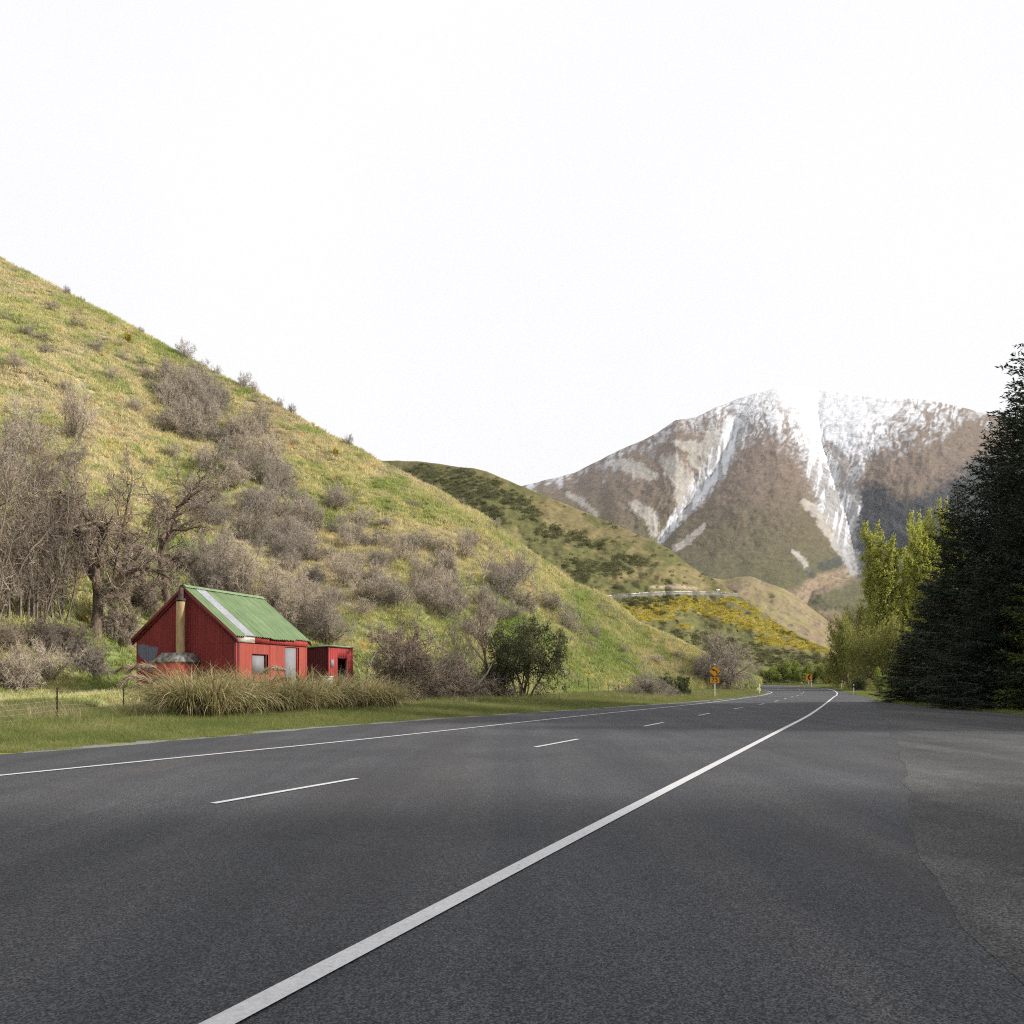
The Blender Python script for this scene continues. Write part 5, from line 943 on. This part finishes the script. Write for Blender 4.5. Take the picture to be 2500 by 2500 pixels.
sc = r.uniform(.5, 1.15, len(x))*(.55+.45*np.clip(s/2.5, 0, 1))*(1+.9*sstep(3, 8, s)*(fbm(x*.5, y*.5, 23, 2) > .48)*r.random(len(x)))*(1+.3*sstep(40, 90, y)); scatter('verge_grass', 'mown green roadside grass between road and fence', np.stack([x, y, ground_z(x, y)-.02], -1), sc, vt, 2)
n = 26000; y = 20+(150-20)*r.random(n)**1.2; xr = np.interp(y, RB[:12, 1], RB[:12, 0]); s = .1+r.random(n)**1.3*18; x = xr+s; keep = (CX+F*x/y < 2620); x, y = x[keep], y[keep]
n2 = 9000; an = r.uniform(.1, 1.0, n2); x2 = r.uniform(10, 62, n2); y2 = r.uniform(140, 162, n2); rbx = np.interp(x2, [20, 35, 45, 49.5, 51, 60], [166, 155.5, 147.5, 140.5, 134.5, 120]); k2 = y2 > rbx+.4; x = np.concatenate([x, x2[k2]]); y = np.concatenate([y, y2[k2]])
scatter('lawn_grass', 'short sunny grass outside the bend and under the conifers', np.stack([x, y, base_z(x, y)-.02], -1), r.uniform(.5, 1.1, len(x)), vt, 3)
# long dry seed grass by the fence
M_DRY = leafmat('dry_grass_blades', [(0, (.20,.18,.08)), (.5, (.30,.26,.13)), (1, (.42,.36,.20))], .35); dg = [tuft(540+i, 26, .75, .006, .3, 4, .9).mesh('dry_tuft_%d' % i, M_DRY) for i in range(3)]
pts = []; 
for cxp, cyp, sx_, sy_, m_ in ((100,1762,130,8,150),(330,1748,60,8,90),(700,1690,260,10,120),(1560,1706,120,4,160),(1780,1688,60,4,140),(1690,1700,60,4,80),(1330,1712,120,5,80),(1050,1722,160,5,80)):
    for q in range(m_): pts.append((cxp+r.normal(0, sx_*.6), cyp+r.normal(0, sy_)))
pts = np.array(pts); hx, hy, hz, ok = hit_arr(pts[:, 0], pts[:, 1]); ok &= hx < np.interp(hy, LB[:13, 1], LB[:13, 0])-.8; scatter('dry_grass', 'long straw-coloured seed grass along the fences and brush', np.stack([hx, hy, hz-.03], -1)[ok], r.uniform(.5, 1.2, ok.sum()), dg, 4)
# gorse and scrub on the spur
def blob(seed, n, R, mat, L): 
    r = np.random.default_rng(seed); a = Acc(); d = unit(r.normal(0, 1, (n, 3))); d[:, 2] = np.abs(d[:, 2]); rad = R*r.uniform(.35, 1, n)**.6*(.7+.5*fbm(d[:, 0]*2+5, d[:, 1]*2+d[:, 2], seed, 2)); c = d*rad[:, None]*np.array([1, 1, .85]); leaves(a, c, unit(d+r.normal(0, .6, (n, 3))), L*r.uniform(.6, 1.3, n), L*.7*np.ones(n), r); return a.mesh('scrub_%d' % seed, mat)
M_GFL = leafmat('spur_gorse_bloom', [(0, (.12,.12,.025)), (.35, (.20,.18,.03)), (.5, (.62,.48,.025)), (1, (.80,.64,.04))], .3); M_SCR = leafmat('spur_scrub', [(0, (.075,.082,.027)), (.6, (.12,.122,.043)), (1, (.17,.15,.07))], .3)
n = 60000; px = r.uniform(960, 2110, n); py = r.uniform(1130, 1640, n); top = np.interp(px, HX, HYs); ins = py > top+3
gm = gorse_mask(px, py)*ins; kg = r.random(n) < gm*.34; p = h2_point(px[kg], py[kg]); scatter('gorse_bloom', 'yellow flowering gorse covering the lower spur', p, r.uniform(.5, 1.3, len(p))*np.clip(p[:, 1]/330, .6, 1.2), [blob(600+i, 110, .9, M_GFL, .26) for i in range(3)], 5)['category'] = 'gorse'
sm = np.maximum(scrub_mask(px, py)*.33, .012)*ins; ks = (r.random(n) < sm) & ~kg & (np.abs(py-np.interp(px, rp_[:, 0], rp_[:, 1])) > 8); p = h2_point(px[ks], py[ks]); scatter('spur_scrub', 'dark green low scrub on the spur', p, r.uniform(.5, 1.4, len(p))*np.clip(p[:, 1]/330, .6, 1.5), [blob(610+i, 110, .95, M_SCR, .28) for i in range(3)], 6)['category'] = 'scrub'
# ------------------------------------------------------------------ thin even haze over the valley
hz = Acc(); box(hz, (-7000, -6800, -8), (7000, 7000, 1750)); m = bpy.data.materials.new('valley_haze'); m.use_nodes = True; m.node_tree.nodes.clear()
pv = m.node_tree.nodes.new('ShaderNodeVolumePrincipled'); mo = m.node_tree.nodes.new('ShaderNodeOutputMaterial'); pv.inputs['Color'].default_value = (.93, .95, 1.0, 1); pv.inputs['Density'].default_value = 2.6e-5
m.node_tree.links.new(pv.outputs[0], mo.inputs['Volume']); tag(link('haze', hz.mesh('haze', m)), 'thin pale haze filling the valley air', 'haze', None, 'stuff')
